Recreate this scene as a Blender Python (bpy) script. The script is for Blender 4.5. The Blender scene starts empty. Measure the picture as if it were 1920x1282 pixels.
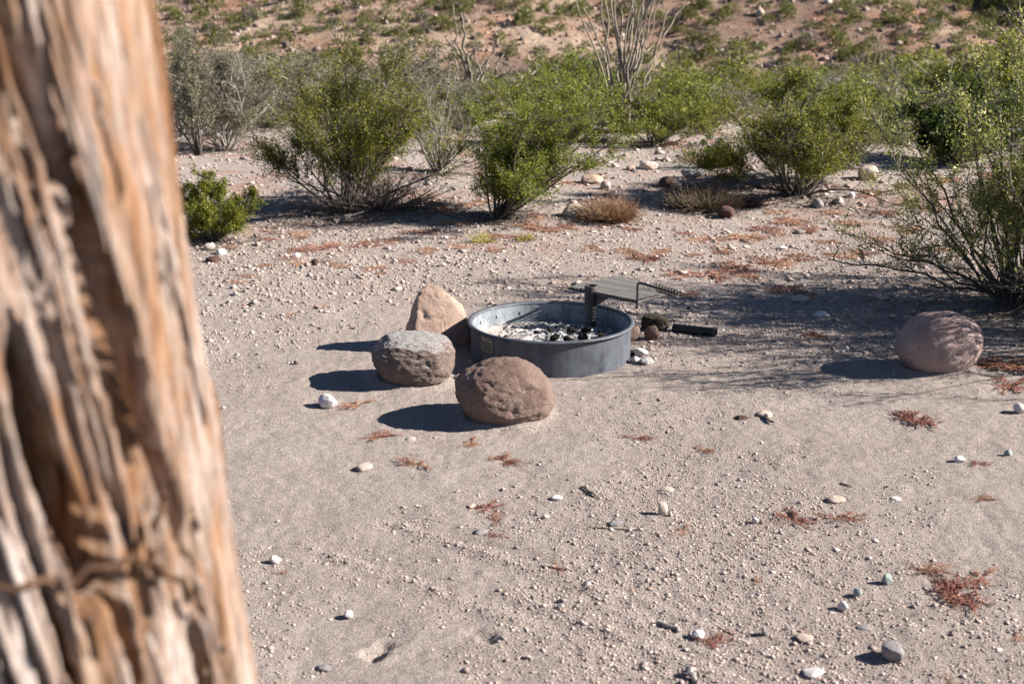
import bpy, math, random
import numpy as np
from mathutils import Vector, Matrix

R = math.radians
sc = bpy.context.scene
col = sc.collection

# ------------------------------------------------------------------ camera, sky, sun, exposure
CAM_Z, PITCH, LENS = 1.70, 15.4, 50.0
cam_d = bpy.data.cameras.new('camera')
cam = bpy.data.objects.new('camera', cam_d)
col.objects.link(cam)
cam.location = (0, 0, CAM_Z)
cam.rotation_euler = (R(90 - PITCH), 0, 0)
cam_d.lens = LENS
cam_d.sensor_width = 36
cam_d.clip_start = 0.05
cam_d.clip_end = 2000
cam_d.dof.use_dof = True
cam_d.dof.focus_distance = 6.0
cam_d.dof.aperture_fstop = 4.8
sc.camera = cam

SUN_EL = 30.0
world = bpy.data.worlds.new('World')
sc.world = world
world.use_nodes = True
wt = world.node_tree
sky = wt.nodes.new('ShaderNodeTexSky')
sky.sky_type = 'NISHITA'
sky.sun_disc = False
sky.sun_elevation = R(SUN_EL)
sky.sun_rotation = R(92)
bg = wt.nodes['Background']
wt.links.new(sky.outputs[0], bg.inputs[0])
sky.air_density = .5
sky.dust_density = .05
sky.ozone_density = 2.2
bg.inputs[1].default_value = 0.05
sun_d = bpy.data.lights.new('sun', 'SUN')
sun_d.energy = 5.0
sun_d.angle = R(0.53)
sun_d.color = (1.0, 0.935, 0.87)
sun = bpy.data.objects.new('sun', sun_d)
col.objects.link(sun)
sdir = Vector((math.cos(R(SUN_EL)), -0.02, math.sin(R(SUN_EL))))
sun.rotation_euler = sdir.to_track_quat('Z', 'Y').to_euler()
sc.view_settings.view_transform = 'Standard'
sc.view_settings.look = 'None'
sc.view_settings.gamma = 1
sc.view_settings.exposure = 1.5
sc.view_settings.use_curve_mapping = False
sc.cycles.max_bounces = 6
sc.cycles.transparent_max_bounces = 4

# ------------------------------------------------------------------ numpy noise
_rs = np.random.RandomState(7)
_P = np.concatenate([_rs.permutation(256)] * 2)
_G = _rs.normal(size=(256, 3)); _G /= np.linalg.norm(_G, axis=1)[:, None]


def pn(x, y, z=0.0):
    x, y, z = np.broadcast_arrays(np.asarray(x, float), np.asarray(y, float), np.asarray(z, float))
    xi, yi, zi = np.floor(x).astype(int), np.floor(y).astype(int), np.floor(z).astype(int)
    xf, yf, zf = x - xi, y - yi, z - zi
    f = lambda t: t * t * t * (t * (t * 6 - 15) + 10)
    u, v, w = f(xf), f(yf), f(zf)

    def g(a, b, c):
        h = _P[(_P[(_P[(xi + a) & 255] + yi + b) & 255] + zi + c) & 255]
        q = _G[h]
        return q[..., 0] * (xf - a) + q[..., 1] * (yf - b) + q[..., 2] * (zf - c)
    l = lambda t, a, b: a + t * (b - a)
    return 1.6 * l(w, l(v, l(u, g(0, 0, 0), g(1, 0, 0)), l(u, g(0, 1, 0), g(1, 1, 0))),
                   l(v, l(u, g(0, 0, 1), g(1, 0, 1)), l(u, g(0, 1, 1), g(1, 1, 1))))


def fbm(x, y, z=0.0, o=4):
    s = 0; a = 1; k = 1
    for i in range(o):
        s = s + a * pn(x * k + 17.3 * i, y * k + 5.1 * i, z * k + 2.7 * i)
        a *= .5; k *= 2.03
    return s


def sstep(a, b, x):
    t = np.clip((x - a) / (b - a), 0, 1)
    return t * t * (3 - 2 * t)


# ------------------------------------------------------------------ terrain heights
TRACKS = [((-0.62, 3.95), (0.02, 3.42)), ((-0.02, 3.62), (0.62, 3.02)), ((0.35, 3.55), (1.05, 2.85)), ((-0.35, 4.1), (0.25, 3.6))]
HOLES = [(-0.345, 3.245, .030, .034), (-0.325, 3.29, .02, .02), (-0.06, 3.34, .026, .018), (-0.10, 3.37, .02, .01), (1.02, 4.62, .05, .008), (1.03, 4.83, .04, .007)]
RING = (0.168, 5.985)


def H(x, y):
    x = np.asarray(x, float); y = np.asarray(y, float)
    foot = 60 + 4 * pn(x * .04, 3.3)
    y0 = 17 + 1.5 * pn(x * .15, 9.1)
    drop = -4.1 * (y - y0) / (foot - y0)
    drop = np.where(y < y0, 0, np.where(y < foot, drop, -4.1 + .26 * (y - foot)))
    h = np.where(y < y0, 0, drop)
    h = np.where(y > 130, np.minimum(h, 14 + .18 * (y - 130)), h)
    far = sstep(14, 60, y)
    h = h + far * (.55 * fbm(x * .07, y * .07, 1.5, 4)) + sstep(45, 62, y) * (1.1 * fbm(x * .045 + y * .02, y * .02, 8.5, 3) + .16 * fbm(x * .5, y * .5, 4.4, 3))
    # steep knoll on the right of the hill, its left flank in its own shade
    for cx, cy, hh, rx, ry in ((26.6, 73, 4.6, 2.6, 4.5), (19.6, 75.5, 2.4, 1.6, 2.2), (9.0, 76.0, 2.2, 1.5, 2.2)):
        dd = ((x - cx) / rx) ** 2 + ((y - cy) / ry) ** 2
        h = h + hh * np.exp(-dd * 1.2) * (1 + .3 * pn(x * .7, y * .7, 2.2))
    near = 1 - sstep(10, 20, y)
    mid = 1 - far
    h = h + mid * (.022 * fbm(x * .55, y * .55, .5, 3))
    # low bank at the back of the clearing
    h = h + .07 * sstep(8.6, 10.5, y) * (1 - sstep(16, 20, y)) * (1 + pn(x * .6, y * .6, 6))
    return h


def H_fine(x, y):
    h = H(x, y)
    near = 1 - sstep(9, 14, y)
    h = h + near * (.005 * fbm(x * 6, y * 6, 3.3, 3) + .004 * np.abs(pn(x * 17, y * 17, 1.1)) + .0030 * pn(x * 31, y * 31, 7))
    for (a, b) in TRACKS:
        ax, ay = a; bx, by = b
        L2 = (bx - ax) ** 2 + (by - ay) ** 2
        t = np.clip(((x - ax) * (bx - ax) + (y - ay) * (by - ay)) / L2, 0, 1)
        d = np.hypot(x - ax - t * (bx - ax), y - ay - t * (by - ay)) + .012 * pn(x * 14, y * 14)
        h = h + (.0045 * np.exp(-(d / .022) ** 2) * (1 + 1.2 * pn(x * 30, y * 30, 5)) * (.6 + pn(x * 4, y * 4, 1)) - .003 * np.exp(-((d - .05) / .03) ** 2))
    for (bu, bv, br) in BANKS:      # sand banked against the foot of each boulder
        p = BANK_AT(bu, bv)
        d = np.hypot(x - p[0], (y - p[1]) * 1.15) + .02 * pn(x * 9, y * 9, 4)
        h = h + .020 * np.exp(-((d - br) / .045) ** 2)
    for (hx, hy, r, dp) in HOLES:
        d = np.hypot(x - hx, (y - hy)) + .018 * pn(x * 30, y * 30, 3)
        h = h - dp * np.exp(-(d / r) ** 2) + .18 * dp * np.exp(-((d - 1.5 * r) / (.5 * r)) ** 2)
    return h


BANKS = [(942, 782, .15), (773, 712, .14), (1757, 692, .14), (818, 652, .14)]
_bank = {}


def BANK_AT(u, v):
    if (u, v) not in _bank: _bank[(u, v)] = at(u, v)
    return _bank[(u, v)]


def hz(x, y):
    return float(H(x, y))


F = LENS / 36 * 1920
_cp, _sp = math.cos(R(PITCH)), math.sin(R(PITCH))


def ray(u, v):
    a, b = (u - 960) / F, (641 - v) / F
    return np.array([a, _cp + b * _sp, -_sp + b * _cp])


def at(u, v, z=None):
    """point of the terrain (or of the level z) along a sight line, as (x, y, z)"""
    d = ray(u, v)
    if z is not None:
        t = (z - CAM_Z) / d[2]
        return Vector((d[0] * t, d[1] * t, z))
    t = np.concatenate([np.linspace(2.5, 30, 1500), np.linspace(30.1, 200, 1500)])
    zz = CAM_Z + d[2] * t
    hh = H(d[0] * t, d[1] * t)
    i = int(np.argmax(zz <= hh))
    if i == 0:
        i = len(t) - 1
    lo, hi = t[i - 1], t[i]
    for _ in range(18):
        m = (lo + hi) / 2
        if CAM_Z + d[2] * m <= float(H(d[0] * m, d[1] * m)):
            hi = m
        else:
            lo = m
    return Vector((d[0] * hi, d[1] * hi, CAM_Z + d[2] * hi))


def mpp(p):
    """metres per photograph pixel at p"""
    return (p[1] * _cp + (CAM_Z - p[2]) * _sp) / F


# ------------------------------------------------------------------ materials
class NT:
    def __init__(s, name, rough=.9, spec=.3):
        s.m = bpy.data.materials.new(name); s.m.use_nodes = True
        s.t = s.m.node_tree; s.n = s.t.nodes; s.b = s.n['Principled BSDF']
        s.b.inputs['Roughness'].default_value = rough
        s.b.inputs['Specular IOR Level'].default_value = spec
        s.tc = s.n.new('ShaderNodeTexCoord')

    def link(s, a, b): s.t.links.new(a, b)

    def mapping(s, scale=(1, 1, 1), rot=(0, 0, 0)):
        m = s.n.new('ShaderNodeMapping'); m.inputs['Scale'].default_value = scale; m.inputs['Rotation'].default_value = rot
        s.link(s.tc.outputs['Object'], m.inputs[0]); return m.outputs[0]

    def noise(s, scale, detail=4, rough=.6, vec=None, dist=0):
        n = s.n.new('ShaderNodeTexNoise'); n.inputs['Scale'].default_value = scale; n.inputs['Detail'].default_value = detail
        n.inputs['Roughness'].default_value = rough; n.inputs['Distortion'].default_value = dist
        s.link(vec if vec is not None else s.tc.outputs['Object'], n.inputs['Vector']); return n.outputs['Fac']

    def voro(s, scale, feature='F1', out='Distance', vec=None):
        n = s.n.new('ShaderNodeTexVoronoi'); n.inputs['Scale'].default_value = scale; n.feature = feature
        s.link(vec if vec is not None else s.tc.outputs['Object'], n.inputs['Vector']); return n.outputs[out]

    def ramp(s, fac, stops, interp='LINEAR'):
        r = s.n.new('ShaderNodeValToRGB'); r.color_ramp.interpolation = interp
        e = r.color_ramp.elements
        while len(e) < len(stops): e.new(.5)
        for k, (p, c) in enumerate(stops):
            e[k].position = p
            e[k].color = (c, c, c, 1) if isinstance(c, (int, float)) else (*c, 1)
        s.link(fac, r.inputs[0]); return r.outputs[0]

    def mix(s, fac, a, b, mode='MIX'):
        m = s.n.new('ShaderNodeMix'); m.data_type = 'RGBA'; m.blend_type = mode
        for inp, v in ((m.inputs[0], fac), (m.inputs[6], a), (m.inputs[7], b)):
            if isinstance(v, (int, float)): inp.default_value = v
            elif isinstance(v, tuple): inp.default_value = (*v, 1)
            else: s.link(v, inp)
        return m.outputs[2]

    def math(s, op, a, b=0.0):
        m = s.n.new('ShaderNodeMath'); m.operation = op
        for k, v in enumerate((a, b)):
            if isinstance(v, (int, float)): m.inputs[k].default_value = v
            else: s.link(v, m.inputs[k])
        return m.outputs[0]

    def island(s):
        return s.n.new('ShaderNodeNewGeometry').outputs['Random Per Island']

    def color(s, c):
        if isinstance(c, tuple): s.b.inputs['Base Color'].default_value = (*c, 1)
        else: s.link(c, s.b.inputs['Base Color'])
        return s

    def bump(s, h, dist=.01, strength=1):
        b = s.n.new('ShaderNodeBump'); b.inputs['Distance'].default_value = dist; b.inputs['Strength'].default_value = strength
        prev = s.b.inputs['Normal'].links
        if prev: s.link(prev[0].from_socket, b.inputs['Normal'])
        s.link(h, b.inputs['Height']); s.link(b.outputs[0], s.b.inputs['Normal']); return s


def mat_ground():
    m = NT('desert_soil', .95, .15)
    big = m.noise(.8, 4)
    c = m.ramp(big, [(.3, (.43, .355, .31)), (.5, (.48, .405, .36)), (.72, (.53, .46, .415))])
    c2 = m.ramp(m.noise(6, 6, .7), [(.3, (.39, .32, .28)), (.52, (.48, .405, .355)), (.75, (.56, .49, .44))])
    c = m.mix(.5, c, c2)
    g = m.ramp(m.voro(150, out='Color'), [(0, .42), (.2, .82), (.8, 1.0), (1, 1.3)])
    c = m.mix(.85, c, g, 'MULTIPLY')
    g2 = m.ramp(m.noise(320, 3, .7), [(.3, .66), (.5, 1.0), (.75, 1.25)])
    c = m.mix(.7, c, g2, 'MULTIPLY')
    # salmon dust further back among the plants
    sep = m.n.new('ShaderNodeSeparateXYZ'); m.link(m.tc.outputs['Object'], sep.inputs[0])
    yy = m.ramp(m.math('MULTIPLY', sep.outputs[1], .05), [(.34, 0.0), (.44, .7), (1, .9)])
    red = m.ramp(m.noise(1.9, 5, .65), [(.50, 0.0), (.64, .85)])
    c = m.mix(m.math('MULTIPLY', red, yy), c, (.40, .215, .15))
    m.color(c)
    m.bump(m.noise(60, 7, .8), .020, 1)
    m.bump(m.voro(190), .007, .8)
    return m.m


def mat_hill():
    m = NT('hill_soil', .95, .1)
    c = m.ramp(m.noise(.14, 6, .65), [(.34, (.14, .10, .08)), (.46, (.25, .17, .125)), (.56, (.34, .245, .18)), (.70, (.45, .35, .26))])
    o = m.ramp(m.noise(.33, 5, .6), [(.52, 0.0), (.66, .8)])
    c = m.mix(o, c, (.34, .185, .12))
    p = m.ramp(m.noise(.22, 5, .7, vec=m.mapping((1, 1.3, 1), (0, 0, .4))), [(.60, 0.0), (.70, .8)])
    c = m.mix(p, c, (.48, .40, .28))
    c = m.mix(.6, c, m.ramp(m.noise(3.5, 5, .8), [(.3, .6), (.5, 1.0), (.75, 1.25)]), 'MULTIPLY')
    c = m.mix(.5, c, m.ramp(m.noise(.9, 4, .7), [(.35, .6), (.5, 1.0), (.7, 1.15)]), 'MULTIPLY')
    m.color(c)
    m.bump(m.noise(2.2, 6, .75), .5, .7)
    return m.m


def mat_rock(name, dark, mid, light, speck=.5, dust=None, scale=1.0, bump=.012, rough=.85):
    m = NT(name, rough, .25)
    c = m.ramp(m.noise(5 * scale, 6, .65), [(.3, dark), (.5, mid), (.72, light)])
    f = m.ramp(m.noise(120 * scale, 4, .8), [(.3, .55), (.5, 1.0), (.72, 1.3)])
    c = m.mix(speck, c, f, 'MULTIPLY')
    v = m.ramp(m.voro(85 * scale), [(.0, .45), (.22, 1.0)])
    c = m.mix(.3, c, v, 'MULTIPLY')
    if dust:
        geo = m.n.new('ShaderNodeNewGeometry'); sp = m.n.new('ShaderNodeSeparateXYZ')
        m.link(geo.outputs['Normal'], sp.inputs[0])
        nn = m.math('ADD', sp.outputs[2], m.math('MULTIPLY', m.math('SUBTRACT', m.noise(9, 5, .75), .5), 1.5))
        scr = m.ramp(m.noise(40, 4, .7, vec=m.mapping((1, 3.2, 1), (0, 0, .6)), dist=.6), [(.32, .35), (.5, 1.0)])
        c = m.mix(m.math('MULTIPLY', m.ramp(nn, [(.42, 0.0), (.72, .9)]), scr), c, dust)
    m.color(c)
    m.bump(m.noise(35 * scale, 8, .75), bump)
    m.bump(m.noise(140 * scale, 4, .8), bump * .35)
    return m.m


def mat_leaf(name, cols, rough=.55, trans=.38, clump=None, hue=.478):
    m = NT(name, rough, .2)
    n = len(cols)
    c = m.ramp(m.island(), [(k / max(1, n - 1), cc) for k, cc in enumerate(cols)])
    k = m.ramp(m.noise(clump or 7, 3, .6), [(.3, .62), (.5, 1.0), (.72, 1.3)])
    c = m.mix(.8, c, k, 'MULTIPLY')
    oi = m.n.new('ShaderNodeObjectInfo')
    hs = m.n.new('ShaderNodeHueSaturation')
    m.link(m.math('ADD', m.math('MULTIPLY', oi.outputs['Random'], .03), hue), hs.inputs['Hue'])
    m.link(m.math('ADD', m.math('MULTIPLY', oi.outputs['Random'], .4), .8), hs.inputs['Value'])
    m.link(c, hs.inputs['Color'])
    c = hs.outputs[0]
    m.color(c)
    tr = m.n.new('ShaderNodeBsdfTranslucent'); m.link(c, tr.inputs[0])
    mx = m.n.new('ShaderNodeMixShader'); mx.inputs[0].default_value = trans
    m.link(m.b.outputs[0], mx.inputs[1]); m.link(tr.outputs[0], mx.inputs[2])
    m.link(mx.outputs[0], m.n['Material Output'].inputs[0])
    return m.m


def mat_wood(name, a, b, c_, scale=(30, 30, 6)):
    m = NT(name, .85, .2)
    v = m.mapping(scale)
    cc = m.ramp(m.noise(1, 5, .7, vec=v), [(.3, a), (.5, b), (.72, c_)])
    if name == 'creosote_twig': cc = m.mix(m.ramp(m.island(), [(.78, 0.0), (.80, 1.0)]), cc, (.26, .235, .21))
    m.color(cc)
    m.bump(m.noise(2, 5, .7, vec=v), .004)
    return m.m


def mat_bark():
    m = NT('shaggy_bark', .8, .2)
    tl = (0, -.11, 0); v1 = m.mapping((46, 46, 4), tl); v2 = m.mapping((120, 120, 9), tl); v3 = m.mapping((15, 15, 2.6), tl)
    c = m.ramp(m.noise(1, 5, .6, vec=v1, dist=.5), [(.36, (.03, .017, .012)), (.41, (.19, .09, .042)), (.47, (.38, .21, .11)), (.52, (.33, .24, .19)), (.58, (.50, .40, .33)), (.70, (.72, .63, .57))])
    g = m.ramp(m.noise(1, 4, .6, vec=v3), [(.40, (.22, .105, .048)), (.47, (.40, .225, .12)), (.52, (.33, .24, .195)), (.63, (.70, .60, .54))])
    c = m.mix(.5, c, g)
    c = m.mix(.8, c, m.ramp(m.noise(1, 5, .7, vec=v2), [(.36, .22), (.47, .95), (.70, 1.2)]), 'MULTIPLY')
    m.color(c)
    m.bump(m.noise(1, 6, .75, vec=v2), .012)
    return m.m


def mat_metal(name, a, b, rough=.5, metal=.35, streak=True, rust=None):
    m = NT(name, rough, .5)
    m.b.inputs['Metallic'].default_value = metal
    c = m.ramp(m.noise(9, 6, .7), [(.32, a), (.68, b)])
    if streak:
        s_ = m.ramp(m.noise(1, 5, .7, vec=m.mapping((30, 30, 4))), [(.35, .55), (.52, 1.0), (.75, 1.3)])
        c = m.mix(.7, c, s_, 'MULTIPLY')
    sp = m.ramp(m.voro(60), [(.05, .5), (.14, 1.0)])
    c = m.mix(.35, c, sp, 'MULTIPLY')
    if rust:
        c = m.mix(m.ramp(m.noise(22, 6, .75), [(.53, 0.0), (.66, .85)]), c, rust)
    m.color(c)
    m.link(m.ramp(m.noise(30, 5, .7), [(.3, rough - .12), (.7, rough + .18)]), m.b.inputs['Roughness'])
    m.bump(m.noise(45, 5, .7), .0015)
    return m.m


M = {}
M['ground'] = mat_ground()
M['hill'] = mat_hill()
m = NT('gravel', .85, .25)
c = m.ramp(m.island(), [(0, (.30, .235, .20)), (.30, (.43, .345, .30)), (.52, (.50, .41, .36)), (.66, (.36, .30, .27)), (.78, (.26, .22, .21)), (.86, (.30, .19, .15)), (.93, (.58, .53, .49)), (.96, (.30, .25, .22)), (1, (.06, .05, .05))])
m.color(m.mix(.4, c, m.ramp(m.noise(200, 3), [(.3, .6), (.7, 1.2)]), 'MULTIPLY'))
M['gravel'] = m.m
m = NT('rubble', .9, .2)
m.color(m.ramp(m.island(), [(0, (.10, .075, .065)), (.5, (.24, .18, .145)), (.9, (.34, .27, .22)), (1, (.45, .38, .32))]))
M['rubble'] = m.m
M['rock_brown'] = mat_rock('brown_boulder', (.32, .20, .155), (.52, .355, .285), (.68, .50, .42), .6, bump=.02)
M['rock_dusty'] = mat_rock('dusty_boulder', (.26, .18, .145), (.42, .31, .26), (.55, .44, .385), .7, dust=(.78, .74, .71), bump=.02)
M['rock_tan'] = mat_rock('tan_rock', (.30, .20, .155), (.42, .30, .235), (.50, .37, .30), .3, bump=.008)
M['rock_grey'] = mat_rock('grey_brown_boulder', (.34, .235, .205), (.50, .365, .32), (.62, .48, .43), .5)
M['rock_dark'] = mat_rock('dark_red_rock', (.06, .035, .03), (.13, .07, .055), (.24, .15, .12), .6)
M['stone_white'] = mat_rock('white_stone', (.50, .45, .42), (.66, .60, .57), (.78, .74, .70), .2, bump=.004, scale=2)
M['stone_buff'] = mat_rock('buff_stone', (.38, .30, .25), (.50, .41, .34), (.60, .51, .44), .3, bump=.004, scale=2)
M['stone_green'] = mat_rock('green_grey_stone', (.20, .23, .21), (.30, .34, .31), (.42, .46, .43), .3, bump=.004, scale=2)
M['stone_grey'] = mat_rock('grey_stone', (.18, .17, .17), (.30, .28, .27), (.45, .42, .40), .4, bump=.005, scale=2)
M['leaf_creosote'] = mat_leaf('creosote_leaf', [(.07, .095, .010), (.13, .16, .015), (.20, .225, .027), (.29, .29, .065)])
M['leaf_bright'] = mat_leaf('bright_creosote_leaf', [(.085, .125, .010), (.145, .195, .016), (.22, .26, .03), (.31, .325, .08)])
M['leaf_dark'] = mat_leaf('dark_leaf', [(.025, .045, .008), (.045, .07, .010), (.075, .10, .018)])
M['leaf_pale'] = mat_leaf('pale_creosote_leaf', [(.13, .16, .022), (.24, .265, .05), (.36, .37, .10), (.54, .52, .24)])
M['leaf_grey'] = mat_leaf('grey_shrub_leaf', [(.12, .12, .07), (.18, .17, .105), (.26, .235, .16), (.15, .155, .06)])
M['leaf_hill'] = mat_leaf('hill_shrub_leaf', [(.075, .09, .02), (.12, .135, .032), (.17, .175, .06)], clump=2)
M['leaf_hill_grey'] = mat_leaf('grey_hill_shrub_leaf', [(.09, .09, .07), (.14, .135, .10), (.19, .175, .13)], clump=2)
M['leaf_red'] = mat_leaf('red_dry_herb', [(.24, .09, .06), (.34, .15, .10), (.42, .23, .16)], trans=.15, hue=.488)
M['leaf_red_back'] = mat_leaf('salmon_dry_herb', [(.32, .17, .12), (.42, .23, .16), (.50, .32, .23)], trans=.15, hue=.488)
M['leaf_orange'] = mat_leaf('orange_dry_grass', [(.26, .15, .07), (.36, .23, .12), (.44, .31, .18)], trans=.2, hue=.488)
M['leaf_brown'] = mat_leaf('brown_dry_grass', [(.12, .075, .05), (.17, .115, .08), (.24, .17, .12)], trans=.2, hue=.488)
M['leaf_yellow'] = mat_leaf('yellow_flower', [(.30, .24, .07), (.42, .33, .07), (.24, .22, .10)], trans=.2, hue=.488)
M['twig'] = mat_wood('creosote_twig', (.04, .033, .028), (.085, .07, .058), (.17, .145, .12))
M['twig_dead'] = mat_wood('dead_brush_twig', (.07, .055, .045), (.15, .12, .10), (.28, .24, .21))
M['twig_pale'] = mat_wood('grey_dead_twig', (.18, .16, .14), (.28, .25, .22), (.38, .35, .31))
M['ocotillo'] = mat_wood('ocotillo_stem', (.12, .10, .08), (.24, .20, .155), (.34, .30, .245), (25, 25, 12))
M['bark'] = mat_bark()
M['vine'] = mat_wood('brown_dead_stem', (.03, .016, .010), (.08, .042, .024), (.15, .08, .045), (40, 40, 40))
M['ring'] = mat_metal('blue_grey_painted_steel', (.048, .056, .070), (.085, .096, .115), .62, .0, rust=(.075, .06, .055))
M['ring_inner'] = mat_metal('sunlit_inner_steel', (.14, .16, .18), (.27, .30, .32), .7, .0, rust=(.10, .09, .09))  # lighter than the outside: sun on the inner wall put into the colour
M['grate'] = mat_metal('dark_steel', (.022, .020, .020), (.05, .046, .043), .65, .1, False, (.075, .045, .03))
M['char'] = mat_rock('charcoal', (.012, .011, .012), (.03, .028, .028), (.10, .095, .095), .4, bump=.01, scale=1.5)
M['charred_wood'] = mat_rock('charred_wood', (.02, .018, .012), (.06, .05, .03), (.12, .10, .07), .6, bump=.012)
M['black_pipe'] = mat_metal('black_pipe', (.012, .014, .016), (.03, .033, .036), .5, .2, False)
m = NT('ash', .95, .1)
c = m.ramp(m.noise(24, 7, .75, dist=.4), [(.36, (.05, .05, .052)), (.44, (.32, .31, .31)), (.52, (.62, .60, .58)), (.66, (.82, .80, .78))])
sepm = m.n.new('ShaderNodeSeparateXYZ'); m.link(m.tc.outputs['Object'], sepm.inputs[0])
edge = m.ramp(m.math('ADD', m.math('MULTIPLY', sepm.outputs[0], -1.0), m.math('MULTIPLY', m.noise(10, 4), .1)), [(.12, 0.0), (.25, .85)])
c = m.mix(edge, c, (.55, .46, .42))
m.color(c); m.bump(m.noise(60, 6, .8), .02)
M['ash'] = m.m
M['ash_lump'] = mat_rock('white_ash_lump', (.55, .53, .52), (.74, .72, .70), (.85, .83, .80), .4, bump=.01, scale=2)
M['plate'] = NT('black_label', .45, .5).color((.012, .011, .013)).m
M['plate_print'] = NT('label_print', .5, .5).color((.42, .37, .30)).m


# ------------------------------------------------------------------ mesh helpers
def fast_mesh(name, verts, faces, mat=None, smooth=False):
    """verts (n,3), faces (m,k) all of one size"""
    verts = np.asarray(verts, np.float32); faces = np.asarray(faces, np.int32)
    me = bpy.data.meshes.new(name)
    me.vertices.add(len(verts)); me.vertices.foreach_set('co', verts.ravel())
    k = faces.shape[1]
    me.loops.add(faces.size); me.loops.foreach_set('vertex_index', faces.ravel())
    me.polygons.add(len(faces)); me.polygons.foreach_set('loop_start', np.arange(0, faces.size, k, dtype=np.int32))
    try:
        me.polygons.foreach_set('loop_total', np.full(len(faces), k, np.int32))
    except Exception:
        pass
    me.update(calc_edges=True); me.validate()
    if smooth:
        me.polygons.foreach_set('use_smooth', np.ones(len(faces), bool))
    if mat is not None: me.materials.append(mat)
    return me


def link(name, me, loc=(0, 0, 0), parent=None, kind=None):
    o = bpy.data.objects.new(name, me); col.objects.link(o)
    o.location = loc
    if parent is not None: o.parent = parent
    if kind: o['kind'] = kind
    return o


def tag(o, label, cat, group=None):
    o['label'] = label; o['category'] = cat
    if group: o['group'] = group
    return o


def empty(name, loc, label=None, cat=None, group=None, rz=0):
    o = bpy.data.objects.new(name, None); col.objects.link(o)
    o.location = loc; o.rotation_euler = (0, 0, rz); o.empty_display_size = .1
    if label: tag(o, label, cat, group)
    return o


def copy_thing(root, loc, rz=0, sc_=1.0, label=None):
    c = root.copy(); col.objects.link(c); c.location = loc; c.rotation_euler = (0, 0, rz)
    c.scale = (sc_, sc_, sc_) if not isinstance(sc_, tuple) else sc_
    if label: c['label'] = label
    for ch in root.children:
        d = ch.copy(); col.objects.link(d); d.parent = c
    return c


class MB:
    """collects verts and faces of mixed shapes"""
    def __init__(s): s.v = []; s.f = []

    def add(s, v, f):
        n = len(s.v); s.v += [tuple(map(float, p)) for p in v]; s.f += [[n + i for i in q] for q in f]

    def tube(s, pts, r, n=8, cap=True):
        pts = [Vector(p) for p in pts]; K = len(pts)
        rr = r if isinstance(r, (list, tuple)) else [r] * K
        v = []; f = []
        up = Vector((0, 0, 1))
        d0 = (pts[1] - pts[0]).normalized()
        if abs(d0.z) > .9: up = Vector((1, 0, 0))
        a = d0.cross(up).normalized()
        for i, p in enumerate(pts):
            d = (pts[min(i + 1, K - 1)] - pts[max(i - 1, 0)]).normalized()
            a = (a - d * a.dot(d)).normalized(); b = d.cross(a)
            for k in range(n):
                t = 2 * math.pi * k / n
                v.append(p + (a * math.cos(t) + b * math.sin(t)) * rr[i])
        for i in range(K - 1):
            for k in range(n):
                f.append([i * n + k, i * n + (k + 1) % n, (i + 1) * n + (k + 1) % n, (i + 1) * n + k])
        if cap:
            f.append(list(range(n))[::-1]); f.append([(K - 1) * n + k for k in range(n)])
        s.add(v, f)

    def lathe(s, prof, n=96, closed=True):
        v = [(r * math.cos(2 * math.pi * k / n), r * math.sin(2 * math.pi * k / n), z) for (r, z) in prof for k in range(n)]
        f = []; P = len(prof)
        for i in range(P if closed else P - 1):
            j = (i + 1) % P
            for k in range(n):
                f.append([i * n + k, i * n + (k + 1) % n, j * n + (k + 1) % n, j * n + k])
        s.add(v, f)

    def box(s, c, d, rz=0):
        v = []
        for sx in (-1, 1):
            for sy in (-1, 1):
                for sz in (-1, 1):
                    x, y = sx * d[0] / 2, sy * d[1] / 2
                    v.append((c[0] + x * math.cos(rz) - y * math.sin(rz), c[1] + x * math.sin(rz) + y * math.cos(rz), c[2] + sz * d[2] / 2))
        s.add(v, [[0, 1, 3, 2], [4, 6, 7, 5], [0, 4, 5, 1], [2, 3, 7, 6], [0, 2, 6, 4], [1, 5, 7, 3]])

    def mesh(s, name, mat=None, smooth=True, auto=35):
        me = bpy.data.meshes.new(name); me.from_pydata(s.v, [], s.f); me.update()
        import bmesh
        bm = bmesh.new(); bm.from_mesh(me); bmesh.ops.recalc_face_normals(bm, faces=bm.faces)
        for e in bm.edges:
            if len(e.link_faces) == 2 and e.calc_face_angle(0) > R(auto): e.smooth = False
        for f in bm.faces: f.smooth = smooth
        bm.to_mesh(me); bm.free()
        if mat: me.materials.append(mat)
        return me


# ------------------------------------------------------------------ ground sheets
def axis(lo, hi, a, b, step, growth):
    mid = np.arange(a, b, step)
    out = [mid]
    s = step; p = mid[-1]; r = []
    while p < hi:
        s *= growth; p += s; r.append(p)
    s = step; p = a; l = []
    while p > lo:
        s *= growth; p -= s; l.append(p)
    return np.concatenate([np.array(l[::-1]), mid, np.array(r)])


def sheet(name, xs, ys, fn, mat, kind='structure'):
    X, Y = np.meshgrid(xs, ys)
    Z = fn(X, Y)
    v = np.stack([X, Y, Z], -1).reshape(-1, 3)
    nx, ny = len(xs), len(ys)
    i = np.arange(nx * ny).reshape(ny, nx)
    f = np.stack([i[:-1, :-1], i[:-1, 1:], i[1:, 1:], i[1:, :-1]], -1).reshape(-1, 4)
    return link(name, fast_mesh(name, v, f, mat, True), kind=kind)


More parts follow.
